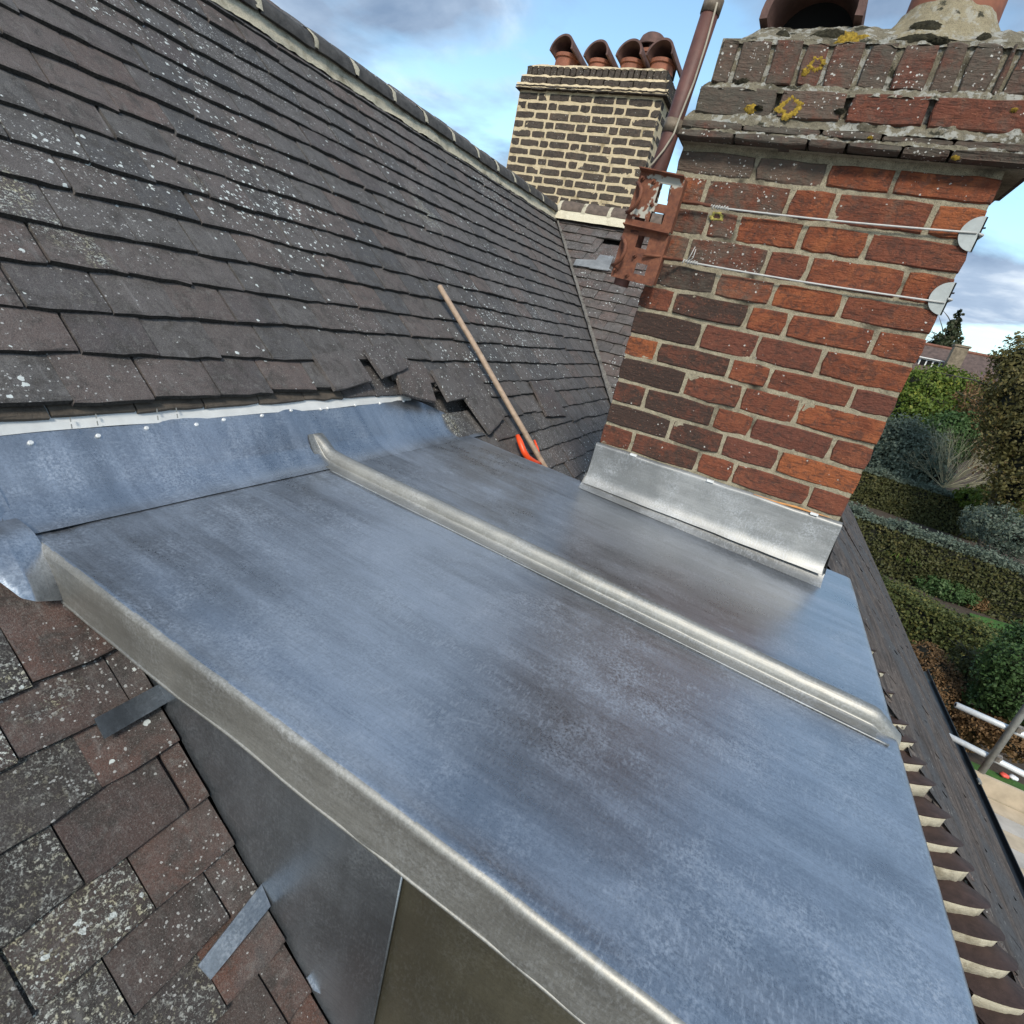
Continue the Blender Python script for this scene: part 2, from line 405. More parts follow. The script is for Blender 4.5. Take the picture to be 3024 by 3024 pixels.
M['lead_olive'] = lead_material('lead_cheek_reflected', (0.22, 0.205, 0.145), (0.32, 0.5), (16, 16, 2), 0.15, 0.8, 0.35)  # olive base paints in the tile roof's reflection, with some patina
M['lead_flash'] = lead_material('lead_flashing', (0.28, 0.285, 0.285), (0.44, 0.60), (6, 6, 40), 0.06, 0.65, 0.8)
M['rust'] = rust_material()
M['pole'] = simple('brown_painted_pole', (0.100, 0.040, 0.030), 0.6, 0, 0.35, 26, 0.4, 0.001)
M['band'] = simple('tarnished_band', (0.15, 0.115, 0.08), 0.6, 0.2, 0.4, 60, 0.4, 0.001)
M['ridge'] = simple('ridge_tile_clay', (0.052, 0.048, 0.044), 0.85, 0, 0.55, 22, 0.8, 0.003)
M['ridge_brown'] = simple('wing_ridge_clay', (0.115, 0.085, 0.066), 0.85, 0, 0.35, 30, 0.8, 0.003)
M['bonnet'] = simple('bonnet_clay', (0.060, 0.036, 0.030), 0.8, 0, 0.35, 26, 0.6, 0.002)
M['terracotta'] = simple('terracotta_pot', (0.235, 0.085, 0.046), 0.75, 0, 0.35, 16, 0.5, 0.002)
M['pot_dark'] = simple('sooty_terracotta', (0.105, 0.055, 0.044), 0.8, 0, 0.4, 14, 0.6, 0.003)
M['soot_and_shade'] = simple('soot_and_shade', (0.006, 0.006, 0.006), 1.0, 0, 0.2, 10, 0)  # flue black; also paints shade under hoods, in tube ends and far panes
M['under'] = simple('roof_underlay', (0.016, 0.014, 0.013), 0.95, 0, 0.3, 10, 0)  # near-black; also draws the flashing's shade line and the wing opening's dark
M['undertile'] = simple('mossy_undertile', (0.085, 0.068, 0.052), 0.9, 0, 0.4, 24, 0.8, 0.003)
M['membrane'] = simple('breather_membrane', (0.60, 0.60, 0.58), 0.75, 0, 0.12, 14, 0.25, 0.002)
M['nail'] = simple('galvanised_clout', (0.74, 0.74, 0.72), 0.45, 0.3, 0.1, 60, 0)
M['wire'] = simple('white_wire', (0.46, 0.455, 0.43), 0.5, 0.1, 0.1, 80, 0.2, 0.001)
M['disc'] = simple('weathered_corner_plate', (0.36, 0.385, 0.375), 0.6, 0.1, 0.12, 40, 0.2, 0.001)
M['cable'] = simple('aerial_cable', (0.33, 0.29, 0.22), 0.6, 0, 0.2, 40, 0)
M['ash'] = simple('wooden_handle', (0.36, 0.26, 0.185), 0.65, 0, 0.25, 40, 0.3, 0.001)
M['orange'] = simple('orange_plastic', (0.85, 0.085, 0.018), 0.4, 0, 0.08, 20, 0)
M['gutter'] = simple('black_gutter', (0.012, 0.013, 0.015), 0.35, 0, 0.2, 20, 0)
M['galv'] = simple('galvanised_tube', (0.66, 0.68, 0.69), 0.42, 0.25, 0.15, 24, 0.2, 0.001)
M['galv_dull'] = simple('dull_galvanised_tube', (0.28, 0.28, 0.26), 0.55, 0.4, 0.25, 18, 0.3, 0.001)
M['coupler'] = simple('scaffold_coupler', (0.22, 0.19, 0.16), 0.6, 0.5, 0.4, 40, 0.4, 0.001)
M['board'] = simple('scaffold_board', (0.44, 0.36, 0.26), 0.85, 0, 0.2, 6, 0.4, 0.002)
M['board_grey'] = simple('grey_scaffold_board', (0.40, 0.37, 0.33), 0.88, 0, 0.2, 6, 0.4, 0.002)
M['yellow'] = simple('yellow_lichen', (0.46, 0.30, 0.035), 0.95, 0, 0.65, 150, 1.0, 0.006)
M['moss'] = simple('dark_moss', (0.050, 0.045, 0.026), 1.0, 0, 0.5, 90, 1.0, 0.006)
M['sliver'] = simple('orange_timber_sliver', (0.55, 0.25, 0.08), 0.7, 0, 0.2, 60, 0)
M['wall'] = simple('house_brickwork', (0.22, 0.10, 0.06), 0.9, 0, 0.3, 8, 0.5, 0.004)
M['white'] = simple('white_paint', (0.72, 0.72, 0.70), 0.5, 0, 0.05, 10, 0)
M['glass'] = simple('window_glass', (0.03, 0.035, 0.04), 0.25, 0, 0.1, 4, 0)
M['farroof'] = simple('far_tiles', (0.10, 0.068, 0.058), 0.9, 0, 0.35, 2.5, 0.5, 0.02)
M['farridge'] = simple('far_ridge', (0.20, 0.085, 0.055), 0.9, 0, 0.25, 2.0, 0.3, 0.02)
M['farbrick'] = simple('far_stack_brick', (0.20, 0.16, 0.11), 0.9, 0, 0.4, 3.0, 0.5, 0.02)
M['bark'] = simple('bark', (0.10, 0.085, 0.065), 0.9, 0, 0.3, 12, 0.6, 0.004)
M['twig'] = simple('pale_twigs', (0.34, 0.31, 0.20), 0.9, 0, 0.25, 3, 0)
M['soil'] = simple('garden_soil', (0.055, 0.040, 0.028), 1.0, 0, 0.4, 5, 0.8, 0.02)
M['grass'] = simple('lawn_grass', (0.045, 0.120, 0.018), 0.9, 0, 0.3, 3, 0.8, 0.03)

# ------------------------------------------------------------------ roof tiles
TW, TL, TT, TILT = 0.150, 0.262, 0.0128, 0.126
SLEN = math.sqrt(1 + MS * MS)
M_DN = Vector((1, 0, MS)).normalized(); M_N = Vector((-MS, 0, 1)).normalized(); M_AL = Vector((0, 1, 0))
F_UP = Vector((0, 1, FA)).normalized(); F_N = Vector((0, -FA, 1)).normalized(); F_AL = Vector((1, 0, 0))
def tile_geom(w, l, t, seed, nv=4):
    """local: x along the course, y up the slope from the tail, z out of the roof; tail top edge at the origin"""
    r = random.Random(seed); vs = []; fs = []
    us = [0.0, 0.006, 0.10, l]
    cam_ = r.uniform(0.0006, 0.0024); ck = r.uniform(-0.003, 0.003)
    for u in us:
        for k in range(nv + 1):
            a = k / nv * 2 - 1
            du = (r.uniform(-0.0030, 0.0030) + ck * a) if u < 0.05 else 0
            dz = -cam_ * a * a + r.uniform(-0.0005, 0.0005) - (0.0022 if u == 0 else 0)
            vs.append((a * w / 2 + r.uniform(-0.0006, 0.0006), u + du, dz))
    n = nv + 1
    for i in range(len(us) - 1):
        for k in range(nv): fs.append((i * n + k, i * n + k + 1, (i + 1) * n + k + 1, (i + 1) * n + k))
    b = len(vs)
    for k in range(n):
        x, y, z = vs[k]; vs.append((x, y + 0.0005, z - t + r.uniform(-0.0012, 0.0012)))
    for k in range(nv): fs.append((k + 1, k, b + k, b + k + 1))
    c = len(vs)
    vs.append((-w / 2, l, -t)); vs.append((w / 2, l, -t))
    fs.append((0, n, 2 * n, 3 * n, c, b)); fs.append((b + nv, c + 1, 3 * n + nv, 2 * n + nv, n + nv, nv))
    fs.append(tuple(b + k for k in range(n)) + (c + 1, c))
    return vs, fs
def edge_slot(me, first, n=4):
    """tail faces carry a second, mossier material"""
    me.materials.append(M['tile_edge'])
    for p in me.polygons:
        if first <= p.index < first + n: p.material_index = 1
TILE_MESHES = []
for i in range(12):
    vs, fs = tile_geom(TW - 0.0035, TL, TT, 100 + i)
    me = mesh('roof_tile', vs, fs, M['tile']); edge_slot(me, 12); TILE_MESHES.append(me)
def tile_matrix(P, al, up, nrm, yaw=0.0, tilt=TILT, roll=0.0):
    b = Matrix((al, up, nrm)).transposed().to_4x4()
    return Matrix.Translation(P) @ b @ Matrix.Rotation(yaw, 4, 'Z') @ Matrix.Rotation(-tilt, 4, 'X') @ Matrix.Rotation(roll, 4, 'Y')
def tile_pieces(root, items, cuts, limit):
    """items: (P, matrix, colour). The ones that show largest become objects, the rest one mesh."""
    def size(it):
        p = proj(it[0])
        if p is None: return 0
        inside = -60 < p[0] < 3084 and -60 < p[1] < 3084
        return (2 if inside else 1) / (p[2] ** 2)
    items.sort(key=size, reverse=True)
    rest = MB(); rest_mi = []; off = parent_origin(root)
    for i, (P, mat, col, single) in enumerate(items):
        me = random.choice(TILE_MESHES)
        W = [mat @ v.co for v in me.vertices]
        need = [c for c in cuts if not (all((v - c[0]).dot(c[1]) <= 0 for v in W))]
        if need:
            if any(all((v - c[0]).dot(c[1]) >= -0.004 for v in W) for c in need): continue
            bm = bmesh.new(); bm.from_mesh(me); bm.transform(mat)
            for c in need:
                bmesh.ops.bisect_plane(bm, geom=bm.verts[:] + bm.edges[:] + bm.faces[:], plane_co=c[0], plane_no=c[1], clear_outer=True)
            if len(bm.faces) < 2: bm.free(); continue
            bm.verts.index_update()
            vs = [v.co.copy() for v in bm.verts]; fs = [tuple(v.index for v in f.verts) for f in bm.faces]; mi = [f.material_index for f in bm.faces]; bm.free()
            if single and i < limit:
                ob = obj('roof_tile', vs, fs, M['tile'], root, color=col); ob.data.materials.append(M['tile_edge']); ob.data.polygons.foreach_set('material_index', mi)
            else: rest.add(vs, fs); rest_mi += mi
        elif single and i < limit:
            o = bpy.data.objects.new('roof_tile', me); link(o, root)
            o.matrix_local = Matrix.Translation(-off) @ mat; o.color = (*col, 1) if len(col) == 3 else col
        else:
            rest.add(W, [tuple(p.vertices) for p in me.polygons]); rest_mi += [p.material_index for p in me.polygons]
    if rest.v:
        o = rest.build('roof_tile_field', M['tile'], root, color=(0.05, 0.0, 0.0)); o['kind'] = 'stuff'
        o.data.materials.append(M['tile_edge']); o.data.polygons.foreach_set('material_index', rest_mi)

# ---- main slope
roof = thing('tiled_roof', 'steep dark plain tiled roof slope rising left of the lead dormer to its ridge', 'roof')
def valley_x(y): return (FB + FA * y - MC) / MS
VP0 = Vector((valley_x(4.9), 4.9, 0)); VP1 = Vector((valley_x(3.0), 3.0, 0))
vd = (VP1 - VP0).normalized(); v_no = Vector((vd.y, -vd.x, 0))
if v_no.y < 0: v_no = -v_no                       # outwards for the main slope = +Y side
upper = [-1.642 - 0.1043 * k for k in range(17)]
lower = [-1.172 + 0.0978 * j for j in range(-4, 19)]
courses = sorted(upper + lower)
Yb = [onM(*p).y for p in ((87, 1198), (348, 1186), (559, 1173), (724, 1155), (863, 1152), (981, 1148))]
print('bottom course joints', [round(v, 3) for v in Yb])
ph0 = Yb[2]
items = []
SKIP_Y = (0.985, 1.80)      # displaced tiles of the lowest courses are laid by hand
for ci, tt in enumerate(sorted(courses)):
    k = round((tt + 1.642) / 0.1)
    x = tt / SLEN
    zone_dormer = tt > -1.60
    shift = ph0 + (0.5 * TW if k % 2 else 0) + random.uniform(-0.018, 0.018)
    wav = random.uniform(0, 6)
    j0 = int((-0.45 - shift) / TW) - 1
    y = shift + j0 * TW
    while y < 5.2:
        y += TW
        if -1.60 < tt < -1.225 and y < 1.7: continue
        if zone_dormer and 0.425 < y < 1.78 and not (y < 0.50): continue
        if abs(tt + 1.642) < 0.01 and Yb[5] - 0.01 < y - TW / 2 and y < 1.60: continue
        if zone_dormer and tt < -1.20 and 1.70 < y < 1.98 and tt < -1.35: continue
        P = Vector((x, y, MC + MS * x))
        pr = proj(P)
        if pr is None or pr[0] < -420 or pr[1] < -420 or pr[0] > 3300 or pr[1] > 3400:
            continue
        if -0.60 < x and y > 1.5 and valley_x(y) > 5: continue
        if x > valley_x(y) + 0.25 and False: continue
        if 1.72 < y < 2.42 and -0.56 < x < 0.40: continue
        low = tt > -1.3 and y < 0.6
        slip = 0.0030 * math.sin(y * 3.1 + wav) + random.gauss(0, 0.0019)
        P = P + M_DN * slip + M_AL * random.gauss(0, 0.0012) + M_N * random.gauss(0, 0.0009)
        yaw = random.gauss(0, 0.009)
        mat = tile_matrix(P, M_AL, -M_DN, M_N, yaw, TILT + random.gauss(0, 0.006), random.gauss(0, 0.004))
        if low:
            near = max(0, 1 - abs(y - 0.40) / 0.16)
            far_ = max(0, min(1, (0.36 - y) / 0.13))
            col = (0.15 + 0.85 * near * random.uniform(0.6, 1), random.uniform(0.5, 0.9) * (1 - 0.8 * near), (0.30 + 0.95 * far_) * random.uniform(0.6, 1.0) * (1 - 0.6 * near), 0.0 if random.random() < 0.75 else 1.0)
        else:
            col = (random.choice((0, 0, 0, 0.08, 0.16)), random.choice((0, 0, 0.06, 0.16)), 0.34 * random.random() ** 2)
        items.append((P, mat, col, True))
cuts_main = [(VP0, v_no), (Vector((0, 0.428, 0)), Vector((0, 1, 0)))]
it_low = [i for i in items if i[0].x > -1.13 and i[0].y < 0.6]
it_up = [i for i in items if not (i[0].x > -1.13 and i[0].y < 0.6)]
n_low = len(it_low)
tile_pieces(roof, [i for i in it_low if i[0].x > -0.875], cuts_main[1:], 60)
tile_pieces(roof, [i for i in it_low if i[0].x <= -0.875], [(Vector((0, 0.368, 0)), Vector((0, 1, 0)))], 60)
tile_pieces(roof, it_up, cuts_main[:1], 292 - n_low)
print('tiles main', len(it_low), len(it_up))
# deck under the tiles and the far side of the roof
def mpt(x, y, d=0.0): return Vector((x, y, MC + MS * x)) + M_N * d
RX, RZ = -2.36, 0.83
dk = MB(); x1 = 2.1
dk.add([mpt(-2.34, -2, -0.085), mpt(-2.34, 5.0, -0.085), mpt(valley_x(2.0), 2.0, -0.085), mpt(x1, 1.0, -0.085), mpt(x1, -2, -0.085)], [(0, 1, 2, 3, 4)])
dk.build('roof_underlay', M['under'], roof)
bk = MB().add([(-2.42, -2, 0.78), (-2.42, 9, 0.78), (-6.4, 9, -3.2), (-6.4, -2, -3.2)], [(0, 1, 2, 3)])
bk.build('rear_slope', M['farroof'], roof)
# ridge: bedding mortar and half-round ridge tiles
bed = MB()
def bedf(u, v):
    y = 0.9 + u * (4.93 - 0.9)
    nz = noise.noise(Vector((y * 7, v * 3, 1.7))) * 0.010 + noise.noise(Vector((y * 31, v * 9, 4.1))) * 0.004
    a = v
    x = -2.305 + a * 0.036; z = 0.865 - a * 0.086
    return Vector((x + nz * 0.7, y, z + nz))
bed.grid(bedf, 260, 6); bed.build('ridge_bedding', M['mortar_ridge'], roof, True)
def ridge_tile(root, C0, C1, up, side, r, mat, arc=0.93, seed=0):
    rr = random.Random(seed); m = MB(); L = C1 - C0; nseg = 14; nl = 5
    vs = []
    for i in range(nl + 1):
        f = i / nl; c = C0.lerp(C1, f)
        g = r * (1.0 + 0.015 * math.sin(f * 3.14)) + rr.uniform(-0.001, 0.001)
        for k in range(nseg + 1):
            a = math.pi * (0.5 + (k / nseg - 0.5) * arc)
            vs.append(c + side * (math.cos(a) * g) + up * (math.sin(a) * g + rr.uniform(-0.0012, 0.0012)))
    for i in range(nl + 1):
        f = i / nl; c = C0.lerp(C1, f); g = r - 0.016
        for k in range(nseg + 1):
            a = math.pi * (0.5 + (k / nseg - 0.5) * arc)
            vs.append(c + side * (math.cos(a) * g) + up * (math.sin(a) * g))
    n = nseg + 1; b = (nl + 1) * n; fs = []
    for i in range(nl):
        for k in range(nseg):
            fs.append((i * n + k, i * n + k + 1, (i + 1) * n + k + 1, (i + 1) * n + k))
            fs.append((b + i * n + k + 1, b + i * n + k, b + (i + 1) * n + k, b + (i + 1) * n + k + 1))
    for k in range(nseg):
        fs.append((k + 1, k, b + k, b + k + 1)); e = nl * n
        fs.append((e + k, e + k + 1, b + e + k + 1, b + e + k))
    for i in range(nl):
        fs.append((i * n, (i + 1) * n, b + (i + 1) * n, b + i * n)); fs.append((i * n + nseg, b + i * n + nseg, b + (i + 1) * n + nseg, (i + 1) * n + nseg))
    o = obj('ridge_tile', vs, fs, mat, root); return shade_auto(o, 35)
RJ = [0.93, 1.22, 1.50, 1.78, 2.07, 2.32, 2.60, 2.88, 3.17, 3.47, 3.74, 4.01, 4.27, 4.54, 4.88]
UPV, XV = Vector((0, 0, 1)), Vector((1, 0, 0))
for i in range(len(RJ) - 1):
    dz = random.uniform(-0.004, 0.004)
    ridge_tile(roof, Vector((RX + 0.008, RJ[i] + 0.009, 0.832 + dz)), Vector((RX + 0.008, RJ[i + 1] - 0.009, 0.832 + dz + random.uniform(-0.003, 0.003))), UPV, XV, 0.083, M['ridge'], seed=i)
    j = MB()
    def jf(u, v, yy=RJ[i + 1]):
        a = math.pi * (0.06 + 0.90 * v); g = 0.086 + 0.005 * noise.noise(Vector((yy * 9, v * 8, 0)))
        wdt = 0.018 + 0.012 * noise.noise(Vector((yy * 5, v * 6, 3)))
        return Vector((RX + 0.008 + math.cos(a) * g, yy + (u - 0.5) * 2 * wdt * 0.8, 0.832 + math.sin(a) * g - 0.004 * abs(u - 0.5)))
    j.grid(jf, 4, 16); j.build('ridge_joint', M['mortar_ridge'], roof, True)

# slipped and broken tiles at the corner of the lead
def tile_at(name, corners, lift, mat, parent=None, color=(0.1, 0, 0.1), c=MC, label=None, length=None):
    """tile from the image of its tail corners (left, right) and a head point, lying on the main slope"""
    a, b_, h = [onM(px, py, c) for px, py in corners]
    al = (b_ - a).normalized(); w = (b_ - a).length
    up0 = (h - (a + b_) / 2); up = (up0 - al * up0.dot(al)); l = length or up.length; up.normalize()
    nrm = al.cross(up)
    if nrm.dot(M_N) < 0: nrm = -nrm
    vs, fs = tile_geom(w, l, TT, hash(corners) % 1000)
    mt = Matrix((al, up, nrm)).transposed().to_4x4(); mt = Matrix.Translation((a + b_) / 2 + M_N * lift) @ mt
    return obj(name, [mt @ Vector(v) for v in vs], fs, mat, parent, color=color)
tile_at('roof_tile', ((990, 1156), (1097, 1128), (1000, 1040)), 0.010, M['tile'], roof)
tile_at('roof_tile', ((1126, 1126), (1196, 1094), (1100, 1030)), 0.022, M['tile'], roof)
tile_at('roof_tile', ((1165, 1118), (1208, 1127), (1165, 1060)), 0.002, M['tile'], roof, (0, 0.3, 0.1))
tile_at('roof_tile', ((1185, 1164), (1286, 1192), (1235, 1045)), 0.010, M['tile'], roof, (0, 0.15, 0.2), length=0.16)
tile_at('roof_tile', ((1318, 1190), (1379, 1175), (1300, 1095)), 0.020, M['tile'], roof)
tile_at('roof_tile', ((1384, 1170), (1440, 1163), (1365, 1090)), 0.010, M['tile'], roof)
tile_at('roof_tile', ((1612, 1232), (1668, 1230), (1590, 1130)), 0.014, M['tile'], roof, (0.25, 0, 0.1))
lt = tile_at('loose_tile', ((1443, 1284), (1484, 1236), (1352, 1185)), 0.016, M['tile'], None, (0.05, 0, 0.25))
tag(lt, 'loose grey roof tile lying askew against the far top corner of the lead', 'tile')
# row of under-tiles showing below the lowest course
ut = MB()
for i in range(13):
    y0 = 0.12 + i * 0.150
    c_u = -1.532
    vs, fs = tile_geom(TW - 0.004, 0.16, 0.012, 400 + i)
    tu = onM(400, 1213, c_u); P = Vector((tu.x, y0, c_u + MS * tu.x))
    mt = tile_matrix(P, M_AL, -M_DN, M_N, 0, 0.05)
    obj('under_tile', [mt @ Vector(v) for v in vs], fs, M['undertile'] if i < 8 else M['tile'], roof, color=(0.1, 0.2, 0.1))
for i in range(5):
    P = Vector((-1.085 + 0.02 * (i % 2), 1.60 + i * 0.13, 0)); P.z = -1.578 + MS * P.x
    vs, fs = tile_geom(TW, 0.24, 0.012, 470 + i); mt = tile_matrix(P, M_AL, -M_DN, M_N, 0, 0.06)
    obj('under_tile', [mt @ Vector(v) for v in vs], fs, M['tile'], roof, color=(0.1, 0.3, 0.1))

# valley mortar line
vm = MB()
def vmf(u, v):
    y = 4.86 - u * (4.86 - 2.95); x = valley_x(y); nz = noise.noise(Vector((y * 14, v * 2, 0)))
    a = (v - 0.5) * 2; wd = 0.012 + 0.008 * nz + 0.012 * u
    P = Vector((x, y, MC + MS * x))
    side = Vector((-0.707, -0.707, 0.0)) if a < 0 else Vector((0.707, 0.707, 0))
    return P + side * abs(a) * wd + Vector((0, 0, abs(a) * wd * 0.7 + 0.012 + 0.006 * noise.noise(Vector((y * 40, v * 5, 2)))))
vm.grid(vmf, 160, 6); vm.build('valley_mortar', mortar_material('valley_bedding', (0.10, 0.09, 0.08), (0.26, 0.245, 0.22), (0.04, 0.036, 0.032)), roof, True)

# ------------------------------------------------------------------ wing roof beyond
wing = thing('wing_roof', 'hipped wing roof beyond the red chimney with bonnet tiles and black gutter', 'roof')
def hip_x(y): return GC - (FA * y + FB)
hole_c = onF(1806, 740); HX0, HX1 = onF(1790, 725).x - 0.02, onF(1828, 715).x + 0.03
fit = []; k = 0
s_top = 4.93 * math.hypot(1, FA)
yk = math.hypot(1, FA)
s = s_top - 0.10
FT = 0.135
while s > 1.5 * yk:
    y = s / yk
    sh = (k % 2) * 0.5 * FT + random.uniform(-0.01, 0.01)
    x = valley_x(y) - 0.3; x = math.floor(x / FT) * FT + sh
    while x < hip_x(y) + 0.1:
        x += FT
        P = Vector((x, y, FA * y + FB))
        if -0.52 < x < 0.33 and 1.7 < y < 2.4: continue
        if HX0 - 0.06 < x < HX1 + 0.05 and onF(1800, 762).y - 0.02 < y < onF(1806, 716).y - 0.03: continue
        pr = proj(P)
        if pr is None or pr[0] > 3300 or pr[1] > 3400: continue
        vis = (1600 < pr[0] < 2000 and pr[1] < 1260) or (pr[0] > 2640 and pr[1] > 2300)
        P = P - F_UP * random.gauss(0, 0.002) + F_N * random.gauss(0, 0.001)
        mat = tile_matrix(P, F_AL, F_UP, F_N, random.gauss(0, 0.01), TILT + random.gauss(0, 0.008), random.gauss(0, 0.004))
        mat = mat @ Matrix.Scale(FT / TW, 4, Vector((1, 0, 0)))
        fit.append((P, mat, (random.choice((0.1, 0.25, 0.4)), random.choice((0, 0.1)), 0.2 * random.random()), vis))
    s -= 0.0985; k += 1
HP0 = Vector((hip_x(4.0), 4.0, 0)); HP1 = Vector((hip_x(2.0), 2.0, 0)); hd = (HP1 - HP0).normalized()
h_no = Vector((hd.y, -hd.x, 0))
if h_no.x < 0: h_no = -h_no
fit.sort(key=lambda i: not i[3])
tile_pieces(wing, [f for f in fit if f[3]], [(VP0, -v_no), (HP0, h_no)], 290)
tile_pieces(wing, [f for f in fit if not f[3]], [(VP0, -v_no), (HP0, h_no)], 0)
print('wing tiles', len([f for f in fit if f[3]]), len(fit))
fd = MB()
def fpt(x, y, d): return Vector((x, y, FA * y + FB)) + F_N * d
fd.add([fpt(valley_x(4.95), 4.95, -0.07), fpt(hip_x(4.95), 4.95, -0.07), fpt(hip_x(1.3), 1.3, -0.07), fpt(valley_x(1.3), 1.3, -0.07)], [(0, 1, 2, 3)])
fd.build('wing_underlay', M['under'], wing)
# lead-dressed opening in the wing slope; near-black underlay paints its dark depth
ol = MB()
def fp(px, py, d): return onF(px, py) + F_N * d
q = [fp(1772, 754, .008), fp(1812, 760, .008), fp(1796, 803, .012), fp(1740, 795, .012)]
ol.add(q, [(0, 1, 2, 3)]); ol.add([fp(1702, 768, .012), fp(1770, 772, .014), fp(1806, 803, .014), fp(1693, 786, .012)], [(0, 1, 2, 3)])
ol.build('opening_flashing', M['lead_flash'], wing)
def outer_mat():
    t = NT('outer_slope_clay'); p = t.pos()
    a = t.noise(1, 5, 0.65, t.vmap(p, scale=(14, 3.0, 14))); b = t.noise(1.7, 3, 0.5)
    base = t.mix(t.step(a, 0.35, 0.65), (0.050, 0.042, 0.038), (0.125, 0.102, 0.088))
    base = t.mix(t.step(b, 0.4, 0.65), base, (0.080, 0.080, 0.082))
    base = t.mix(t.ramp(t.noise(40, 5, 0.7), [(0.35, 0.7), (0.5, 0.0)]), base, (0.028, 0.024, 0.022))
    fl = t.noise(1, 4, 0.7, t.vmap(p, scale=(60, 14, 60)))
    base = t.mix(t.step(fl, 0.64, 0.72), base, (0.40, 0.38, 0.35))
    t.set('Base Color', base); t.set('Roughness', 0.95); t.set('Specular IOR Level', 0.15); t.bump(a, 0.8, 0.004); return t.m
# outer slope: courses seen edge on
def gpt(x, y, d=0): return Vector((x, y, GC - x)) + Vector((0.7071, 0, 0.7071)) * d
GX = GC - GUT_Z
go = MB(); G_DN = Vector((1, 0, -1)).normalized(); G_N = Vector((1, 0, 1)).normalized()
s = GX * math.sqrt(2); kk = 0
while s > -0.9:
    x = s / math.sqrt(2); yh = (GC - x - FB) / FA
    y = yh; y_end = 17.0
    step = 0.9
    while y < y_end:
        y2 = min(y + step * random.uniform(0.6, 1.2), y_end)
        j = random.uniform(-0.004, 0.004); lz = random.uniform(-0.003, 0.003)
        a = gpt(x, y) + G_DN * j + G_N * lz; b = gpt(x, y2) + G_DN * (j + random.uniform(-.004, .004)) + G_N * (lz + random.uniform(-.003, .003))
        up = -G_DN * 0.13 - G_N * 0.016
        go.add([a, b, b + up, a + up, a - G_N * 0.014, b - G_N * 0.014], [(0, 1, 2, 3), (4, 5, 1, 0)])
        y = y2 - 0.0
    s -= 0.098; kk += 1
og = go.build('outer_slope_tiles', outer_mat(), wing); og['kind'] = 'stuff'
# bonnets with their mortar
def hip_pt(y): x = hip_x(y); return Vector((x, y, GC - x))
def g_on(px, py): r = ray(px, py); return r * (GC / (r.z + r.x))
HA, HB_ = g_on(3024, 2934), g_on(2631, 2048)          # outer tail corners, lowest and highest bonnet
HD = (HA - HB_).normalized()
H_S = HD.cross(Vector((0, 0, 1))).normalized()
if H_S.x < 0: H_S = -H_S
H_U = H_S.cross(HD)
if H_U.z < 0: H_U = -H_U
def bonnet(P, i):
    """hip tile: curved hood, wide tail downhill, pale mortar under the tail"""
    m = MB(); nseg = 12; L = 0.24; W0, W1 = 0.125, 0.085; rise = 0.055
    vs = []
    for lay in (0, 1):
        for f in (0, 0.35, 1):
            for k in range(nseg + 1):
                a = k / nseg * 2 - 1
                w = W0 + (W1 - W0) * f
                drop = (abs(a) ** 1.8)
                tail = -0.040 * (1 - abs(a) ** 2) * (1 - f)
                vs.append(P - HD * (L * f) + HD * (-tail) + H_S * a * w + H_U * (0.088 - f * 0.230 - lay * 0.014 - drop * (rise + 0.028)))
    n = nseg + 1; fs = []
    for r_ in range(2):
        for k in range(nseg):
            fs.append((r_ * n + k, r_ * n + k + 1, (r_ + 1) * n + k + 1, (r_ + 1) * n + k))
            b = 3 * n
            fs.append((b + r_ * n + k + 1, b + r_ * n + k, b + (r_ + 1) * n + k, b + (r_ + 1) * n + k + 1))
    for k in range(nseg): fs.append((k + 1, k, 3 * n + k, 3 * n + k + 1))
    o = shade_auto(obj('bonnet_tile', vs, fs, M['bonnet'], wing), 40)
    mv = []; mf = []
    for k in range(nseg + 1):
        a = (k / nseg * 2 - 1) * 0.93; drop = abs(a) ** 1.8
        top = 0.075 - drop * (rise + 0.028); tail = 0.040 * (1 - abs(a) ** 2)
        wob = 0.005 * noise.noise(Vector((i * 3.3, k * 0.9, 0)))
        bot = -0.012 - abs(a) ** 1.6 * 0.070 + wob
        mv.append(P + HD * (tail - 0.006 + wob) + H_S * a * W0 + H_U * top)
        mv.append(P + HD * (tail * 0.95 + 0.040 + wob) + H_S * a * W0 * 1.0 + H_U * min(bot, top - 0.012))
        mv.append(P - HD * 0.05 + H_S * a * W0 * 0.98 + H_U * (min(bot, top - 0.004) - 0.03))
    for k in range(nseg):
        b = k * 3; mf.append((b, b + 1, b + 4, b + 3)); mf.append((b + 1, b + 2, b + 5, b + 4))
    obj('mortar', mv, mf, M['mortar_new'], o, True)
bpx = [(3110, 3130), (3066, 3030), (3024, 2934), (2981, 2827), (2941, 2744), (2896, 2652), (2860, 2555), (2819, 2478), (2787, 2401), (2758, 2321), (2725, 2255), (2689, 2183), (2659, 2123), (2631, 2048), (2606, 1990), (2584, 1935)]
for i, (px, py) in enumerate(bpx):
    q0 = g_on(px, py); P = HA + HD * ((q0 - HA).dot(HD)) - H_S * 0.112 + H_U * 0.004
    bonnet(P, i)
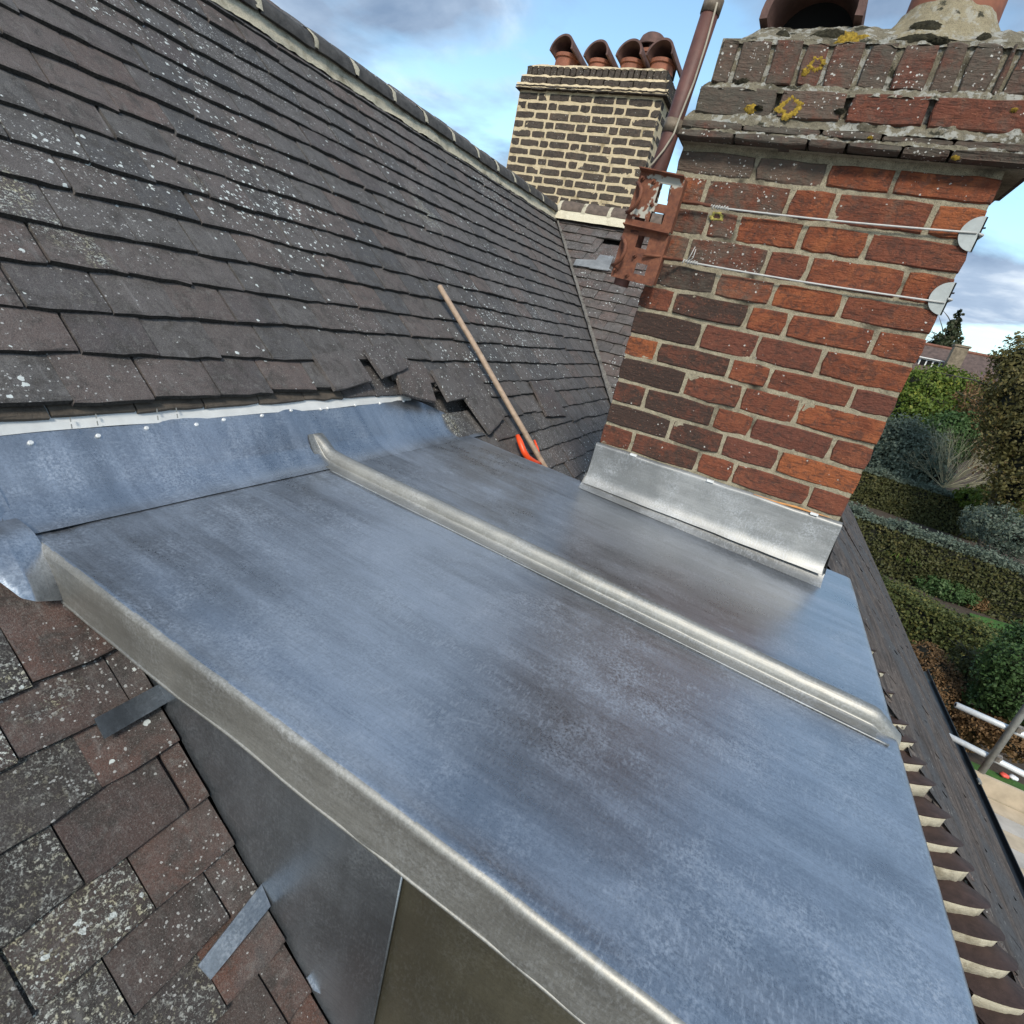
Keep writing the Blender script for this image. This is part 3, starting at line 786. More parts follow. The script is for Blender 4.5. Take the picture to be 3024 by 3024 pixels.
# ridge of the wing
WR = [-2.27, -2.03, -1.79, -1.53, -1.27]
for i in range(4):
    ridge_tile(wing, Vector((WR[i] + 0.012, 4.965, 0.858)), Vector((WR[i + 1] - 0.012, 4.965, 0.852)), UPV, Vector((0, 1, 0)), 0.098, M['ridge_brown'], 0.95, seed=50 + i)
    j = MB()
    def jf2(u, v, xx=WR[i]):
        a = math.pi * (0.0 + v); g = 0.101 + 0.005 * noise.noise(Vector((xx * 9, v * 8, 0)))
        return Vector((xx + (u - 0.5) * 0.036, 4.965 - math.cos(a) * g, 0.855 + math.sin(a) * g - 0.004 * abs(u - 0.5)))
    j.grid(jf2, 4, 14); j.build('ridge_joint', M['mortar_ridge'], wing, True)
wb = MB()
def wbf(u, v):
    x = -2.30 + u * 1.05; nz = 0.008 * noise.noise(Vector((x * 8, v * 3, 0)))
    return Vector((x, 4.875 - 0.035 * v + nz, 0.875 - 0.085 * v + nz + (1 - abs(u * 2 - 1)) * 0.0))
wb.grid(wbf, 60, 5); wb.build('ridge_bedding', M['mortar_new'], wing, True)
wbk = MB().add([(-2.3, 4.99, 0.85), (-1.2, 4.99, 0.85), (3.0, 9.2, -3.4), (-6.4, 9.1, -3.3)], [(0, 1, 2, 3)]); wbk.build('rear_slope', M['farroof'], wing)
# gutter with stop end, below the outer slope
gm = MB()
def gutf(u, v):
    y = 2.0 + u * 6.4; a = math.pi * (1 + v); r = 0.056
    return Vector((GX + 0.050 + math.cos(a) * r * 1.0, y, GUT_Z - 0.030 + math.sin(a) * r))
gm.grid(gutf, 20, 10)
gb = len(gm.v)
gut = gm.build('gutter', M['gutter'], wing, True)
sm = gut.modifiers.new('thickness', 'SOLIDIFY'); sm.thickness = 0.004
MB().tube([(GX + 0.106, 2.0, GUT_Z - 0.028), (GX + 0.106, 8.4, GUT_Z - 0.028)], 0.006, 8).build('gutter_lip', M['gutter'], wing, True)
MB().tube([(GX + 0.10, 6.05, GUT_Z - 0.02), (GX + 0.10, 6.12, GUT_Z - 0.02)], 0.016, 8).build('gutter_union', M['galv_dull'], wing)
# plain walls that carry the roofs
hw = MB(); hw.box((-5.9, -1.8, GROUND - 0.2), (1.75, 8.8, -3.75)); hw.box((1.75, 2.3, GROUND - 0.2), (GX - 0.25, 16.6, -3.65))
tag(hw.build('house_wall', M['wall']), 'brick house walls below the eaves of the tiled roofs', 'wall')

# ------------------------------------------------------------------ dormer
dorm = thing('lead_dormer', 'flat roofed dormer clad in new lead sheet with a raised roll across it', 'dormer', (0, 0, -1.6))
DA, DB = -0.054, -0.568
UC = -1.555                         # plane of the dressed-up lead, just under the tiles
XF, XE = -1.045, 0.417
YN, YFAR, YROLL = 0.372, 1.80, 1.082
def dz_(x): return DB + DA * x
def dent(x, y, s=1.0):
    return s * (0.0016 * noise.noise(Vector((x * 3.1, y * 3.1, 0.3))) + 0.0009 * noise.noise(Vector((x * 9, y * 9, 5.3))) + 0.0003 * noise.noise(Vector((x * 28, y * 28, 9.3))))
# path along x shared by both bays: fold, flat, front drip
def xpath(u):
    if u < 0.94:
        x = XF + (XE - 0.012 - XF) * (u / 0.94); return x, dz_(x)
    f = (u - 0.94) / 0.06
    if f < 0.4:
        a = f / 0.4 * math.pi / 2; return XE - 0.012 + 0.012 * math.sin(a), dz_(XE) - 0.012 + 0.012 * math.cos(a)
    return XE + 0.002 * f, dz_(XE) - 0.012 - (f - 0.4) / 0.6 * 0.050
nb = MB()
def near_bay(u, v):
    x, z = xpath(u)
    front = max(0, (u - 0.94) / 0.06)
    if v < 0.62:
        f = v / 0.62; y = YROLL - 0.010 + (YN + 0.0115 - YROLL + 0.010) * f
        lift = 0.0042 * math.exp(-((y - YN - 0.03) / 0.022) ** 2) * 0
        return Vector((x, y, z + dent(x, y) - 0.004 * math.exp(-((y - YN - 0.05) / 0.03) ** 2)))
    wob = 0.0035 * noise.noise(Vector((x * 5, 0.2, 7))) + 0.0015 * noise.noise(Vector((x * 17, 2, 7)))
    wb_ = 0.004 * noise.noise(Vector((x * 4.1, 5.5, 1)))
    if v < 0.80:
        a = (v - 0.62) / 0.18 * math.pi / 2; r = 0.0115
        return Vector((x, YN + r - r * math.sin(a) + wob, z - r + r * math.cos(a) + dent(x, YN)))
    f = (v - 0.80) / 0.20; hgt = 0.074 + 0.004 * noise.noise(Vector((x * 3, 1, 1)))
    taper = min(1, max(0.15, (x - XF) / 0.10)) if False else 1
    return Vector((x, YN + wob + wb_ * f + 0.0016 * noise.noise(Vector((x * 14, f * 2.0, 4))) + 0.002 * f, z - 0.0115 - hgt * f * taper))
nb.grid(near_bay, 150, 64)
shade = nb.build('lead_bay', M['lead'], dorm, True)
# dressed near edge, beaten duller; its warm colour paints in reflected ground and house
shade.data.materials.append(M['lead_warm'])
for p in shade.data.polygons:
    c = p.center + Vector((0, 0, -1.6))
    if c.y < YN + 0.008: p.material_index = 1
shade['label'] = 'near bay of bluish lead with its turned down edge'
hem = MB().tube([Vector((XF + 0.05 + i * 0.0146 * 10 / 10 * 1.0, YN + 0.003 + 0.0035 * noise.noise(Vector(((XF + .05 + i * .0146) * 5, 0.2, 7))) + 0.004 * noise.noise(Vector(((XF + .05 + i * .0146) * 4.1, 5.5, 1))),
                dz_(XF + 0.05 + i * 0.0146) - 0.084 - 0.004 * noise.noise(Vector(((XF + .05 + i * .0146) * 3, 1, 1))))) for i in range(97)], 0.0030, 6)
hem.build('edge_hem', M['lead_warm'], dorm, True)
fb = MB()
def far_bay(u, v):
    x, z = xpath(u)
    y0 = YROLL + 0.010; yend = 1.775 if x < 0.27 else 1.775 + min(1, (x - 0.27) / 0.02) * 0.16
    if x < -0.52: yend = 1.80
    y = y0 + (yend - y0) * v
    return Vector((x, y, z + dent(x, y, 1.1) + 0.002))
fb.grid(far_bay, 130, 40); fb.build('lead_bay', M['lead'], dorm, True)['label'] = 'far bay of lead between the roll and the chimney'
# drip at the far end over the tiles
fe = MB()
def farend(u, v):
    x = XF + 0.01 + u * (-0.50 - XF); a = v * 2.2
    y = 1.80 + 0.012 * math.sin(min(a, math.pi / 2)); z = dz_(x) + 0.002 - 0.012 * (1 - math.cos(min(a, math.pi / 2))) - max(0, a - math.pi / 2) * 0.09
    return Vector((x, y, z + dent(x, y)))
fe.grid(farend, 40, 10); fe.build('far_drip', M['lead'], dorm, True)
# roll
rl = MB()
def roll(u, v):
    u0 = 0.10
    if u < u0:
        f = u / u0; x = -1.100 + (XF + 0.05 + 1.100) * f
        zu = UC + MS * x + 0.003; zd = dz_(x); k_ = 0.012
        zb = 0.5 * (zu + zd + math.sqrt((zu - zd) ** 2 + k_ * k_))
        sc = math.sin(min(1, f * 1.25) * math.pi / 2) ** 0.7
    else:
        f = (u - u0) / (1 - u0); x = XF + 0.05 + (XE + 0.002 - XF - 0.05) * f; zb = dz_(x); sc = 1
        if f > 0.965: zb -= (f - 0.965) / 0.035 * 0.030
    a = v
    wig = 0.004 * noise.noise(Vector((x * 2.6, 3, 3))) + 0.0018 * noise.noise(Vector((x * 11, 3, 8))) + 0.0009 * noise.noise(Vector((x * 34, a * 5, 8)))
    # profile: near lap, undercut, crown, far foot
    prof = [(-0.048, 0.0022), (-0.034, 0.0024), (-0.025, 0.0040)] + [(-0.0195 * math.cos(q_), 0.0065 + 0.029 * math.sin(q_)) for q_ in [0.05 + k_ * 0.27 for k_ in range(12)]] + [(0.026, 0.0040), (0.036, 0.0024)]
    t = a * (len(prof) - 1); i = min(int(t), len(prof) - 2); g = t - i
    py = prof[i][0] * (1 - g) + prof[i + 1][0] * g; pz = prof[i][1] * (1 - g) + prof[i + 1][1] * g
    return Vector((x, YROLL + py * (0.6 + 0.4 * sc) + wig, zb + pz * sc + dent(x, YROLL, 0.8)))
rl.grid(roll, 170, 48); rl.build('lead_roll', M['lead_warm'], dorm, True)
lap = MB().tube([Vector((x_, YROLL - 0.0535 + 0.004 * noise.noise(Vector((x_ * 2.6, 3, 3))), dz_(x_) + 0.003)) for x_ in [XF + 0.06 + i * 0.0139 for i in range(100)]], 0.0022, 6)
lap.build('roll_lap_edge', M['lead_flash'], dorm, True)
# upstand dressed up the slope, with its nails and the membrane above it
up_ = MB()
def ustop(y): return -1.1655 + 0.004 * noise.noise(Vector((y * 3, 0, 0)))
def upst(u, v):
    y = 0.362 + u * 1.538
    xt = ustop(y)
    if y > 1.56:                           # the far corner is cut back on a curve
        xt = xt + min(1.0, ((y - 1.56) / 0.34) ** 1.2) * 0.115
    xb = XF + 0.006
    if v < 0.80:
        x = xt + (xb - 0.036 - xt) * (v / 0.80); z = UC + MS * x
    else:
        f = (v - 0.80) / 0.20; x = xb - 0.036 + 0.080 * f
        za = UC + MS * (xb - 0.036); zb = dz_(x) + 0.0024
        zc = za - 0.036
        z = za * (1 - f) ** 2 + max(zc, zb) * 2 * f * (1 - f) + zb * f * f
    return Vector((x, y, z)) + M_N * (dent(x, y, 1.6))
up_.grid(upst, 130, 30); up_.build('lead_upstand', M['lead'], dorm, True)
for (zx, zy) in ((145, 658), (466, 625), (696, 588), (933, 571), (1063, 548), (1245, 528), (1383, 503), (1525, 497), (1558, 492), (1688, 478), (1806, 469), (1918, 459)):
    P = onM(zx / 1.61, 900 + zy / 1.61, UC) + M_N * 0.003
    MB().tube([P - M_N * 0.003, P, P + M_N * 0.0012], [0.0045, 0.0045, 0.0036], 10).build('nail', M['nail'], dorm)
mem = MB()
def memf(u, v):
    y = 0.05 + u * 1.53; x = ustop(y) + 0.010 - 0.085 * v
    return Vector((x, y, UC + MS * x)) + M_N * (0.007 + 0.003 * noise.noise(Vector((y * 9, v, 1))) - 0.006 * (v < 0.05))
mem.grid(memf, 60, 3); mo = mem.build('membrane_strip', M['membrane'], dorm, True)
for (a, b) in (((333, 535), (343, 590)), ((455, 520), (466, 575)), ((745, 495), (752, 550)), ((837, 490), (845, 540))):
    A_ = onM(a[0] / 1.61, 900 + a[1] / 1.61, UC + 0.02) ; B_ = onM(b[0] / 1.61, 900 + b[1] / 1.61, UC + 0.02)
    d = B_ - A_
    for f0, f1 in ((0, 0.35), (0.6, 0.95)):
        MB().tube([A_ + d * f0, A_ + d * f1], 0.0012, 4).build('printed_dash', M['galv_dull'], mo)
# apron turned down over the tiles at the near corner
ap = MB()
bott = [onM(px, py, -1.470) for px, py in ((-420, 1470), (-200, 1592), (-60, 1682), (0, 1722), (62, 1768), (108, 1778))]
bott.append(Vector((-0.915, YN + 0.008, dz_(-0.93) - 0.086)))
def bott_at(y):
    if y <= bott[0].y: return bott[0]
    for i in range(len(bott) - 1):
        if bott[i].y <= y <= bott[i + 1].y:
            g = (y - bott[i].y) / (bott[i + 1].y - bott[i].y + 1e-9); return bott[i].lerp(bott[i + 1], g)
    return bott[-1]
def apf(u, v):
    y = bott[0].y + u * (YN + 0.006 - bott[0].y)
    e = max(0.0, min(1.0, (y - 0.24) / (YN - 0.24)))       # 1 at the dormer corner
    xt = ustop(y); top = Vector((xt, y, UC + MS * xt))
    xm = XF - 0.004 + 0.05 * (1 - e); mid = Vector((xm, y, UC + MS * xm + 0.05 * (1 - e)))
    if e > 0.5: mid.z = max(mid.z, dz_(mid.x) - 0.002)
    B0 = bott_at(y)
    if v < 0.5: P = top.lerp(mid, v / 0.5)
    else:
        f = (v - 0.5) / 0.5; c = mid.lerp(B0, 0.45) + Vector((0.03 * e, 0, 0.055 * e)) + M_N * 0.010
        P = mid * (1 - f) ** 2 + c * (2 * f * (1 - f)) + B0 * f * f
    return P + M_N * (dent(P.x * 1.5, P.y * 1.5, 1.6) + 0.003)
ap.grid(apf, 70, 50); ap.build('corner_apron', M['lead'], dorm, True)
# cheeks
YC = 0.437
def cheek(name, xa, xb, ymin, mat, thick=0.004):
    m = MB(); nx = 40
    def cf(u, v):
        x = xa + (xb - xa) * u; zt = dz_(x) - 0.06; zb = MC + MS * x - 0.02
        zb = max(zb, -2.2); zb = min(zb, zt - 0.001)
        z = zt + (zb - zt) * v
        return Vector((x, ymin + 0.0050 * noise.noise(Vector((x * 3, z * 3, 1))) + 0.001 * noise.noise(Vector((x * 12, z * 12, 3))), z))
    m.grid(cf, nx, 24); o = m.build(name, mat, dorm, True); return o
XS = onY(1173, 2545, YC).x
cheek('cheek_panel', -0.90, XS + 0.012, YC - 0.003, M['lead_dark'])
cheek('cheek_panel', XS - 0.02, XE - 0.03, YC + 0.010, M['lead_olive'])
MB().tube([Vector((XS + 0.012, YC - 0.001, dz_(XS) - 0.06)), Vector((XS + 0.012, YC - 0.001, -1.75))], 0.0022, 8).build('cheek_welt', M['lead_dark'], dorm, True)
fw = MB().box((XE - 0.035, YC, -1.98), (XE - 0.03, 1.74, -0.66)); fw.build('front_board', M['white'], dorm)
wf = MB().box((XE - 0.029, 0.60, -1.75), (XE - 0.010, 1.60, -0.80)); wfo = wf.build('window', M['glass'], dorm)
for (a, b) in (((0.56, -1.79), (0.62, -0.76)), ((1.58, -1.79), (1.64, -0.76)), ((1.06, -1.74), (1.12, -0.81))):
    MB().box((XE - 0.032, a[0], a[1]), (XE - 0.002, b[0], b[1])).build('frame', M['white'], wfo)
# lead soakers lying on the tiles beside the cheek
for i, (pts, lb) in enumerate((
        (((277, 2123), (472, 2019), (497, 2073), (307, 2183)), 'dark lead soaker tucked under the tiles below the dormer edge'),
        (((583, 2852), (771, 2611), (798, 2676), (621, 2893)), 'pale lead soaker strip lying free across the lower tiles'),
        (((905, 2888), (918, 2873), (945, 2935), (925, 2925)), 'tiny lead soaker corner poking out low against the cheek'))):
    Q = [onM(px, py, MC + 0.008) for px, py in pts]
    vs = [p + M_N * 0.002 for p in Q] + [p - M_N * 0.001 for p in Q]
    o = obj('lead_soaker', vs, [(0, 1, 2, 3), (7, 6, 5, 4), (0, 4, 5, 1), (1, 5, 6, 2), (2, 6, 7, 3), (3, 7, 4, 0)], M['lead_dark'] if i == 0 else M['lead'])
    fixn(o); tag(o, lb, 'lead strip', 'lead soakers beside the cheek')

# ------------------------------------------------------------------ red chimney
def brick_geom(O, ex, ez, n, a0, a1, b0, b1, depth, seed, j=0.0022, ch=0.004):
    r = random.Random(seed); vs = []; fs = []
    w, h = a1 - a0, b1 - b0
    nx = 4 if w > 0.15 else (3 if w > 0.07 else 2)
    def P(a, b, d): return O + ex * a + ez * b + n * d
    ring = [(i / nx, 0) for i in range(nx)] + [(1, 0), (1, 0.5)] + [(1 - i / nx, 1) for i in range(nx)] + [(0, 1), (0, 0.5)]
    outer = []
    for (u, v) in ring:
        cr = 0.0022 if (u in (0, 1) and v in (0, 1)) else 0
        outer.append((a0 + u * w + r.gauss(0, j * 0.6) + (cr if u == 0 else -cr if u == 1 else 0), b0 + v * h + r.gauss(0, j * 0.5) + (cr if v == 0 else -cr if v == 1 else 0)))
    k = len(ring); ca, cb = (a0 + a1) / 2, (b0 + b1) / 2
    tx, tz = r.gauss(0, 0.0015), r.gauss(0, 0.0015)
    for (a, b) in outer: vs.append(P(a, b, -depth))
    for (a, b) in outer: vs.append(P(a, b, -ch + r.uniform(-0.0005, 0.0005)))
    for (a, b) in outer:
        ia = a + (ch if a < ca else -ch) * 0.8; ib = b + (ch if b < cb else -ch) * 0.8
        vs.append(P(ia, ib, tx * (a - ca) / w * 2 + tz * (b - cb) / h * 2 + r.uniform(-0.0006, 0.0006)))
    vs.append(P(ca, cb, r.uniform(-0.001, 0.0015)))
    for i in range(k):
        i2 = (i + 1) % k
        fs.append((i, i2, k + i2, k + i)); fs.append((k + i, k + i2, 2 * k + i2, 2 * k + i)); fs.append((2 * k + i, 2 * k + i2, 3 * k))
    return vs, fs
CX0, CX1, CY0, CY1 = -0.486, 0.289, 1.775, 2.34
stack = thing('brick_chimney', 'red brick chimney stack with lead flashing standing behind the dormer', 'chimney', (-0.1, 2.05, -0.95))
EX, EY, EZ = Vector((1, 0, 0)), Vector((0, 1, 0)), Vector((0, 0, 1))
bed_z = [0.4517 - 0.0751 * i + d for i, d in enumerate((0.0, -0.004, -0.003, -0.004, -0.001, 0.001, -0.002, 0.003, 0.0, 0.001, 0.001))]
bed_z = [1.775 * v for v in (0.2538, 0.2088, 0.167, 0.1226, 0.0825, 0.041, -0.0035, -0.0424, -0.0866, -0.1285, -0.171)]
tops = [0.532] + bed_z; bots = bed_z + [bed_z[-1] - 0.075]
perps = [
    [(2235, 481), (2447, 503), (2641, 534)],
    [(2086, 553), (2332, 588), (2465, 608), (2750, 645)],
    [(2088, 664), (2175, 673), (2368, 698), (2561, 723)],
    [(2032, 735), (2264, 770), (2387, 788), (2666, 835)],
    [(2116, 832), (2284, 866), (2489, 900)],
    [(1986, 891), (2203, 940), (2325, 959), (2589, 987)],
    [(2066, 996), (2231, 1031), (2424, 1068)],
    [(1939, 1040), (2153, 1087), (2271, 1116), (2517, 1171)],
    [(2020, 1134), (2188, 1174), (2358, 1214)],
    [(1902, 1180), (2107, 1230), (2219, 1261), (2455, 1326)],
    [(1976, 1273), (2132, 1311), (2296, 1358)],
    [(1865, 1307), (2057, 1370), (2163, 1401), (2386, 1469)]]
burnt = {(0, 0): .35, (0, 1): .5, (0, 2): .3, (1, 0): .1, (1, 1): .55, (2, 0): .55, (2, 1): .5, (3, 0): .35, (3, 1): .6, (4, 0): .85, (5, 0): .5, (5, 1): .85, (6, 0): 1.0, (7, 1): .75, (8, 0): 1.0, (8, 1): .55,
         (9, 0): .75, (9, 1): .8, (10, 0): 1.1, (10, 1): .8, (11, 0): .6, (11, 1): .7, (8, 2): .45, (10, 2): .3}
sd = 1
for ci, pl in enumerate(perps):
    xs = [CX0] + [onY(px, py, CY0).x for px, py in pl] + [CX1]
    for i in range(len(xs) - 1):
        a0 = xs[i] + (0.0048 if i else 0.0); a1 = xs[i + 1] - (0.0048 if i < len(xs) - 2 else 0.0)
        b0 = bots[ci] + 0.0051; b1 = tops[ci] - 0.0051
        dep = 0.10
        if ci == 0: b1 = tops[ci] - 0.022
        vs, fs = brick_geom(Vector((0, CY0, 0)), EX, EZ, -EY, a0, a1, b0, b1, dep, sd); sd += 1
        bu = burnt.get((ci, i), random.uniform(0.0, 0.22))
        li = 0.9 if ci == 0 and i < 2 else (0.55 if (ci <= 4 and i <= 1) else (0.25 if ci < 2 else 0.05))
        obj('brick', vs, fs, M['brick'], stack, color=(bu, random.random() if bu < 0.4 else 0.7, li))
    # returns of the course on the two flanks
    for side, nx_, x in ((1, EX, CX1), (-1, -EX, CX0)):
        y = CY0 + (0.108 if ci % 2 == 0 else 0.222)
        first = True
        while y < CY1 - 0.03:
            y2 = min(y + 0.215, CY1)
            vs, fs = brick_geom(Vector((x, 0, 0)), EY if side > 0 else -EY, EZ, nx_, (y + 0.004) * side if side > 0 else -y2, y2 if side > 0 else -(y + 0.004), bots[ci] + 0.0072, tops[ci] - 0.0072, 0.09, sd); sd += 1
            obj('brick', vs, fs, M['brick'], stack, color=(random.uniform(0.1, 0.6), random.random(), 0.1))
            y = y2 + 0.010
# mortar body, slightly recessed and lumpy
mc = MB()
Z0, Z1 = -1.6, 0.545
def mface(O, ex, ez, n, w, z0, z1, nu, nv, rec):
    def f(u, v):
        a = u * w; b = z0 + (z1 - z0) * v
        P = O + ex * a + ez * b
        d = 0.0018 * noise.noise(P * 55) + 0.0014 * noise.noise(P * 140)
        return P + n * (d - rec)
    mc.grid(f, nu, nv)
mface(Vector((CX0 + .004, CY0, 0)), EX, EZ, -EY, CX1 - CX0 - .008, -0.45, Z1, 150, 190, 0.0046)
mface(Vector((CX0 + .004, CY0, 0)), EX, EZ, -EY, CX1 - CX0 - .008, Z0, -0.45, 4, 4, 0.006)
mface(Vector((CX1, CY0 + .004, 0)), EY, EZ, EX, CY1 - CY0 - .008, Z0, Z1, 60, 140, 0.005)
mface(Vector((CX0, CY1 - .004, 0)), -EY, EZ, -EX, CY1 - CY0 - .008, Z0, Z1, 60, 140, 0.005)
mface(Vector((CX1 - .004, CY1, 0)), -EX, EZ, EY, CX1 - CX0 - .008, Z0, Z1, 10, 20, 0.005)
mc.build('mortar', M['mortar'], stack, True)
# corbel: two courses of creasing tiles, fillet, brick course, fillet, bricks on end
def creasing(z0, z1, yf, xl, xr, cutsx, seed):
    xs = [xl] + cutsx + [xr]
    for i in range(len(xs) - 1):
        vs, fs = brick_geom(Vector((0, yf + random.uniform(-0.002, 0.003), 0)), EX, EZ, -EY, xs[i] + 0.002, xs[i + 1] - 0.002, z0 + random.uniform(-.0015, .0015), z1 + random.uniform(-.0015, .0015), 0.30, seed + i, 0.0014, 0.003)
        obj('creasing_tile', vs, fs, M['brick'], stack, color=(0.75, 0.9, 0.75))
for (yb_) in (CY1 + 0.03,): pass
creasing(0.5285, 0.5455, 1.722, -0.500, 0.345, [onY(2165, 405, 1.72).x, onY(2386, 420, 1.72).x, onY(2500, 432, 1.72).x, onY(2662, 450, 1.72).x, onY(2808, 460, 1.72).x], 900)
creasing(0.5515, 0.5690, 1.732, -0.497, 0.345, [onY(2190, 372, 1.72).x, onY(2423, 392, 1.72).x, onY(2605, 405, 1.72).x, onY(2818, 425, 1.72).x], 920)
ex1 = MB().box((-0.488, 1.76, 0.5270), (0.33, CY1 + 0.05, 0.5275)); ex1.box((-0.480, 1.90, 0.53), (0.33, CY1 + 0.04, 0.600))
ex1.build('corbel_core', M['mortar'], stack)
def fillet(z0, z1, y0, y1, xl0, xl1, xr, name='mortar_fillet'):
    m = MB()
    def f(u, v):
        xl = xl0 + (xl1 - xl0) * v; x = xl + u * (xr - xl)
        y = y0 + (y1 - y0) * v; z = z0 + (z1 - z0) * v
        P = Vector((x, y, z)); d = 0.006 * noise.noise(P * 22) + 0.004 * noise.noise(P * 60) + 0.002 * noise.noise(P * 150)
        return P + Vector((0, -1, 0.6)) * d
    m.grid(f, 160, 12)
    def g(u, v):
        y = y0 + u * (CY1 + 0.03 - y0); xl = xl0 + (xl1 - xl0) * v; z = z0 + (z1 - z0) * v
        P = Vector((xl, max(y, y0 + (y1 - y0) * v), z)); d = 0.006 * noise.noise(P * 22) + 0.004 * noise.noise(P * 60)
        return P + Vector((-1, 0, 0.6)) * d
    m.grid(g, 50, 8); return m.build(name, M['mortar_old'], stack, True)
fillet(0.5435, 0.5540, 1.728, 1.735, -0.494, -0.492, 0.34)
fillet(0.5660, 0.6010, 1.736, 1.752, -0.497, -0.474, 0.335)
xs = [-0.472] + [onY(px, py, 1.745).x for px, py in ((2290, 315), (2497, 322), (2738, 345))] + [0.315]
for i in range(len(xs) - 1):
    vs, fs = brick_geom(Vector((0, 1.745, 0)), EX, EZ, -EY, xs[i] + (0.006 if i else 0), xs[i + 1] - 0.006, 0.590, 0.654, 0.11, 950 + i)
    obj('brick', vs, fs, M['brick'], stack, color=((0.75, 0.35, 0.3, 0.15)[i], 0.8, (1.0, 0.8, 0.35, 0.3)[i]))
fillet(0.645, 0.671, 1.7465, 1.764, -0.473, -0.458, 0.31)
xs = [-0.459] + [onY(px, py, 1.76).x for px, py in ((2168, 190), (2268, 185), (2358, 195), (2438, 195), (2540, 205), (2635, 210), (2755, 215), (2840, 215), (2980, 225))] + [0.185, 0.26]
xs = sorted(set([v for v in xs if v < 0.28])) + [0.285]
for i in range(len(xs) - 1):
    vs, fs = brick_geom(Vector((0, 1.762 + random.uniform(-0.003, 0.003), 0)), EX, EZ, -EY, xs[i] + 0.0055, xs[i + 1] - 0.0055, 0.667, 0.7635 + random.uniform(-0.004, 0.003), 0.11, 970 + i, 0.003)
    obj('brick', vs, fs, M['brick'], stack, color=(random.uniform(0.3, 0.65), 0.9, random.uniform(0.55, 0.95)))
sb = MB().box((-0.455, 1.772, 0.60), (0.28, 2.30, 0.770))
sb.build('crown_core', M['mortar_old'], stack)
fl = MB()
def flf(u, v):
    x = -0.452 + u * 0.735; y = 1.764 + v * 0.53
    h = 0.0
    edge = min(u / 0.13, 1) * min((1 - u) / 0.13, 1)
    dv = min(v / 0.28, 1)
    h = 0.090 * (1 - (1 - dv) ** 1.6) * (0.35 + 0.65 * (1 - (1 - max(0, min(1, edge))) ** 1.5))
    P = Vector((x, y, 0))
    return Vector((x, y + 0.006 * noise.noise(P * 30), 0.757 + h + 0.010 * noise.noise(P * 12) + 0.006 * noise.noise(P * 40) + 0.003 * noise.noise(P * 110)))
fl.grid(flf, 130, 90); fl.build('flaunching', M['mortar_old'], stack, True)
# right hand haunch of mortar round the second pot
hn = MB()
def hnf(u, v):
    a = u * 2 * math.pi; f = v
    r = 0.190 - 0.086 * f ** 0.8 + 0.012 * noise.noise(Vector((math.cos(a) * 1.7, math.sin(a) * 1.7, v * 2)))
    return Vector((0.048 + r * math.cos(a), 1.945 + r * math.sin(a) * 0.9, 0.775 + 0.112 * f + 0.006 * noise.noise(Vector((math.cos(a) * 6, math.sin(a) * 6, v * 5)))))
hn.grid(hnf, 60, 16); hn.build('pot_haunch', mortar_material('sandy_haunching', (0.30, 0.25, 0.16), (0.44, 0.38, 0.25), (0.10, 0.085, 0.06), 0.006, 0.5), stack, True)
def pot(parent, C, r, h, mat, name='chimney_pot', lip=True):
    m = MB(); n = 28
    prof = [(r * 1.02, 0), (r, h * 0.2), (r * 0.97, h * 0.7), (r * 0.97, h - 0.03), (r * 1.08, h - 0.028), (r * 1.08, h), (r * 0.90, h), (r * 0.86, h - 0.05), (r * 0.86, 0.02)]
    def f(u, v):
        t = v * (len(prof) - 1); i = min(int(t), len(prof) - 2); g = t - i
        rr = prof[i][0] * (1 - g) + prof[i + 1][0] * g; z = prof[i][1] * (1 - g) + prof[i + 1][1] * g
        a = u * 2 * math.pi; return C + Vector((rr * math.cos(a), rr * math.sin(a), z))
    m.grid(f, n, (len(prof) - 1) * 2)
    o = m.build(name, mat, parent, False); shade_auto(o, 35)
    s = MB().tube([C + Vector((0, 0, 0.0)), C + Vector((0, 0, h * 0.35))], r * 0.87, 16); s.build('soot_bore', M['soot_and_shade'], o)
    return o
pot(stack, Vector((0.055, 1.955, 0.855)), 0.105, 0.26, M['terracotta'])
def hood(parent, C, ax, r, L, mat, thick=0.016, arc=1.08, drop=0.0, seed=0):
    """half-round tile set over a flue: arch towards the viewer, falling away behind"""
    side = ax.cross(Vector((0, 0, 1))).normalized(); up = side.cross(ax).normalized()
    m = MB(); n = 22; nl = 6; vs = []
    for lay in (0, 1):
        for i in range(nl + 1):
            f = i / nl
            for k in range(n + 1):
                a = math.pi * (0.5 + (k / n - 0.5) * arc)
                g = (r - lay * thick) * (1 - 0.06 * f)
                vs.append(C + ax * (L * f) + side * math.cos(a) * g + up * math.sin(a) * g)
    N = n + 1; b = (nl + 1) * N; fs = []
    for i in range(nl):
        for k in range(n):
            fs.append((i * N + k, i * N + k + 1, (i + 1) * N + k + 1, (i + 1) * N + k)); fs.append((b + i * N + k + 1, b + i * N + k, b + (i + 1) * N + k, b + (i + 1) * N + k + 1))
    for k in range(n):
        fs.append((k, b + k, b + k + 1, k + 1)); e = nl * N; fs.append((e + k + 1, b + e + k + 1, b + e + k, e + k))
    for i in range(nl):
        fs.append((i * N, (i + 1) * N, b + (i + 1) * N, b + i * N)); fs.append((i * N + n, b + i * N + n, b + (i + 1) * N + n, (i + 1) * N + n))
    return shade_auto(obj('pot_hood', vs, fs, mat, parent), 35)
hp = hood(stack, Vector((-0.268, 1.85, 0.862)), Vector((0.06, 1, -0.10)).normalized(), 0.128, 0.36, M['pot_dark'], 0.020, 1.06)
MB().box((-0.37, 2.00, 0.80), (-0.17, 2.10, 0.955)).build('flue_shadow', M['soot_and_shade'], hp)
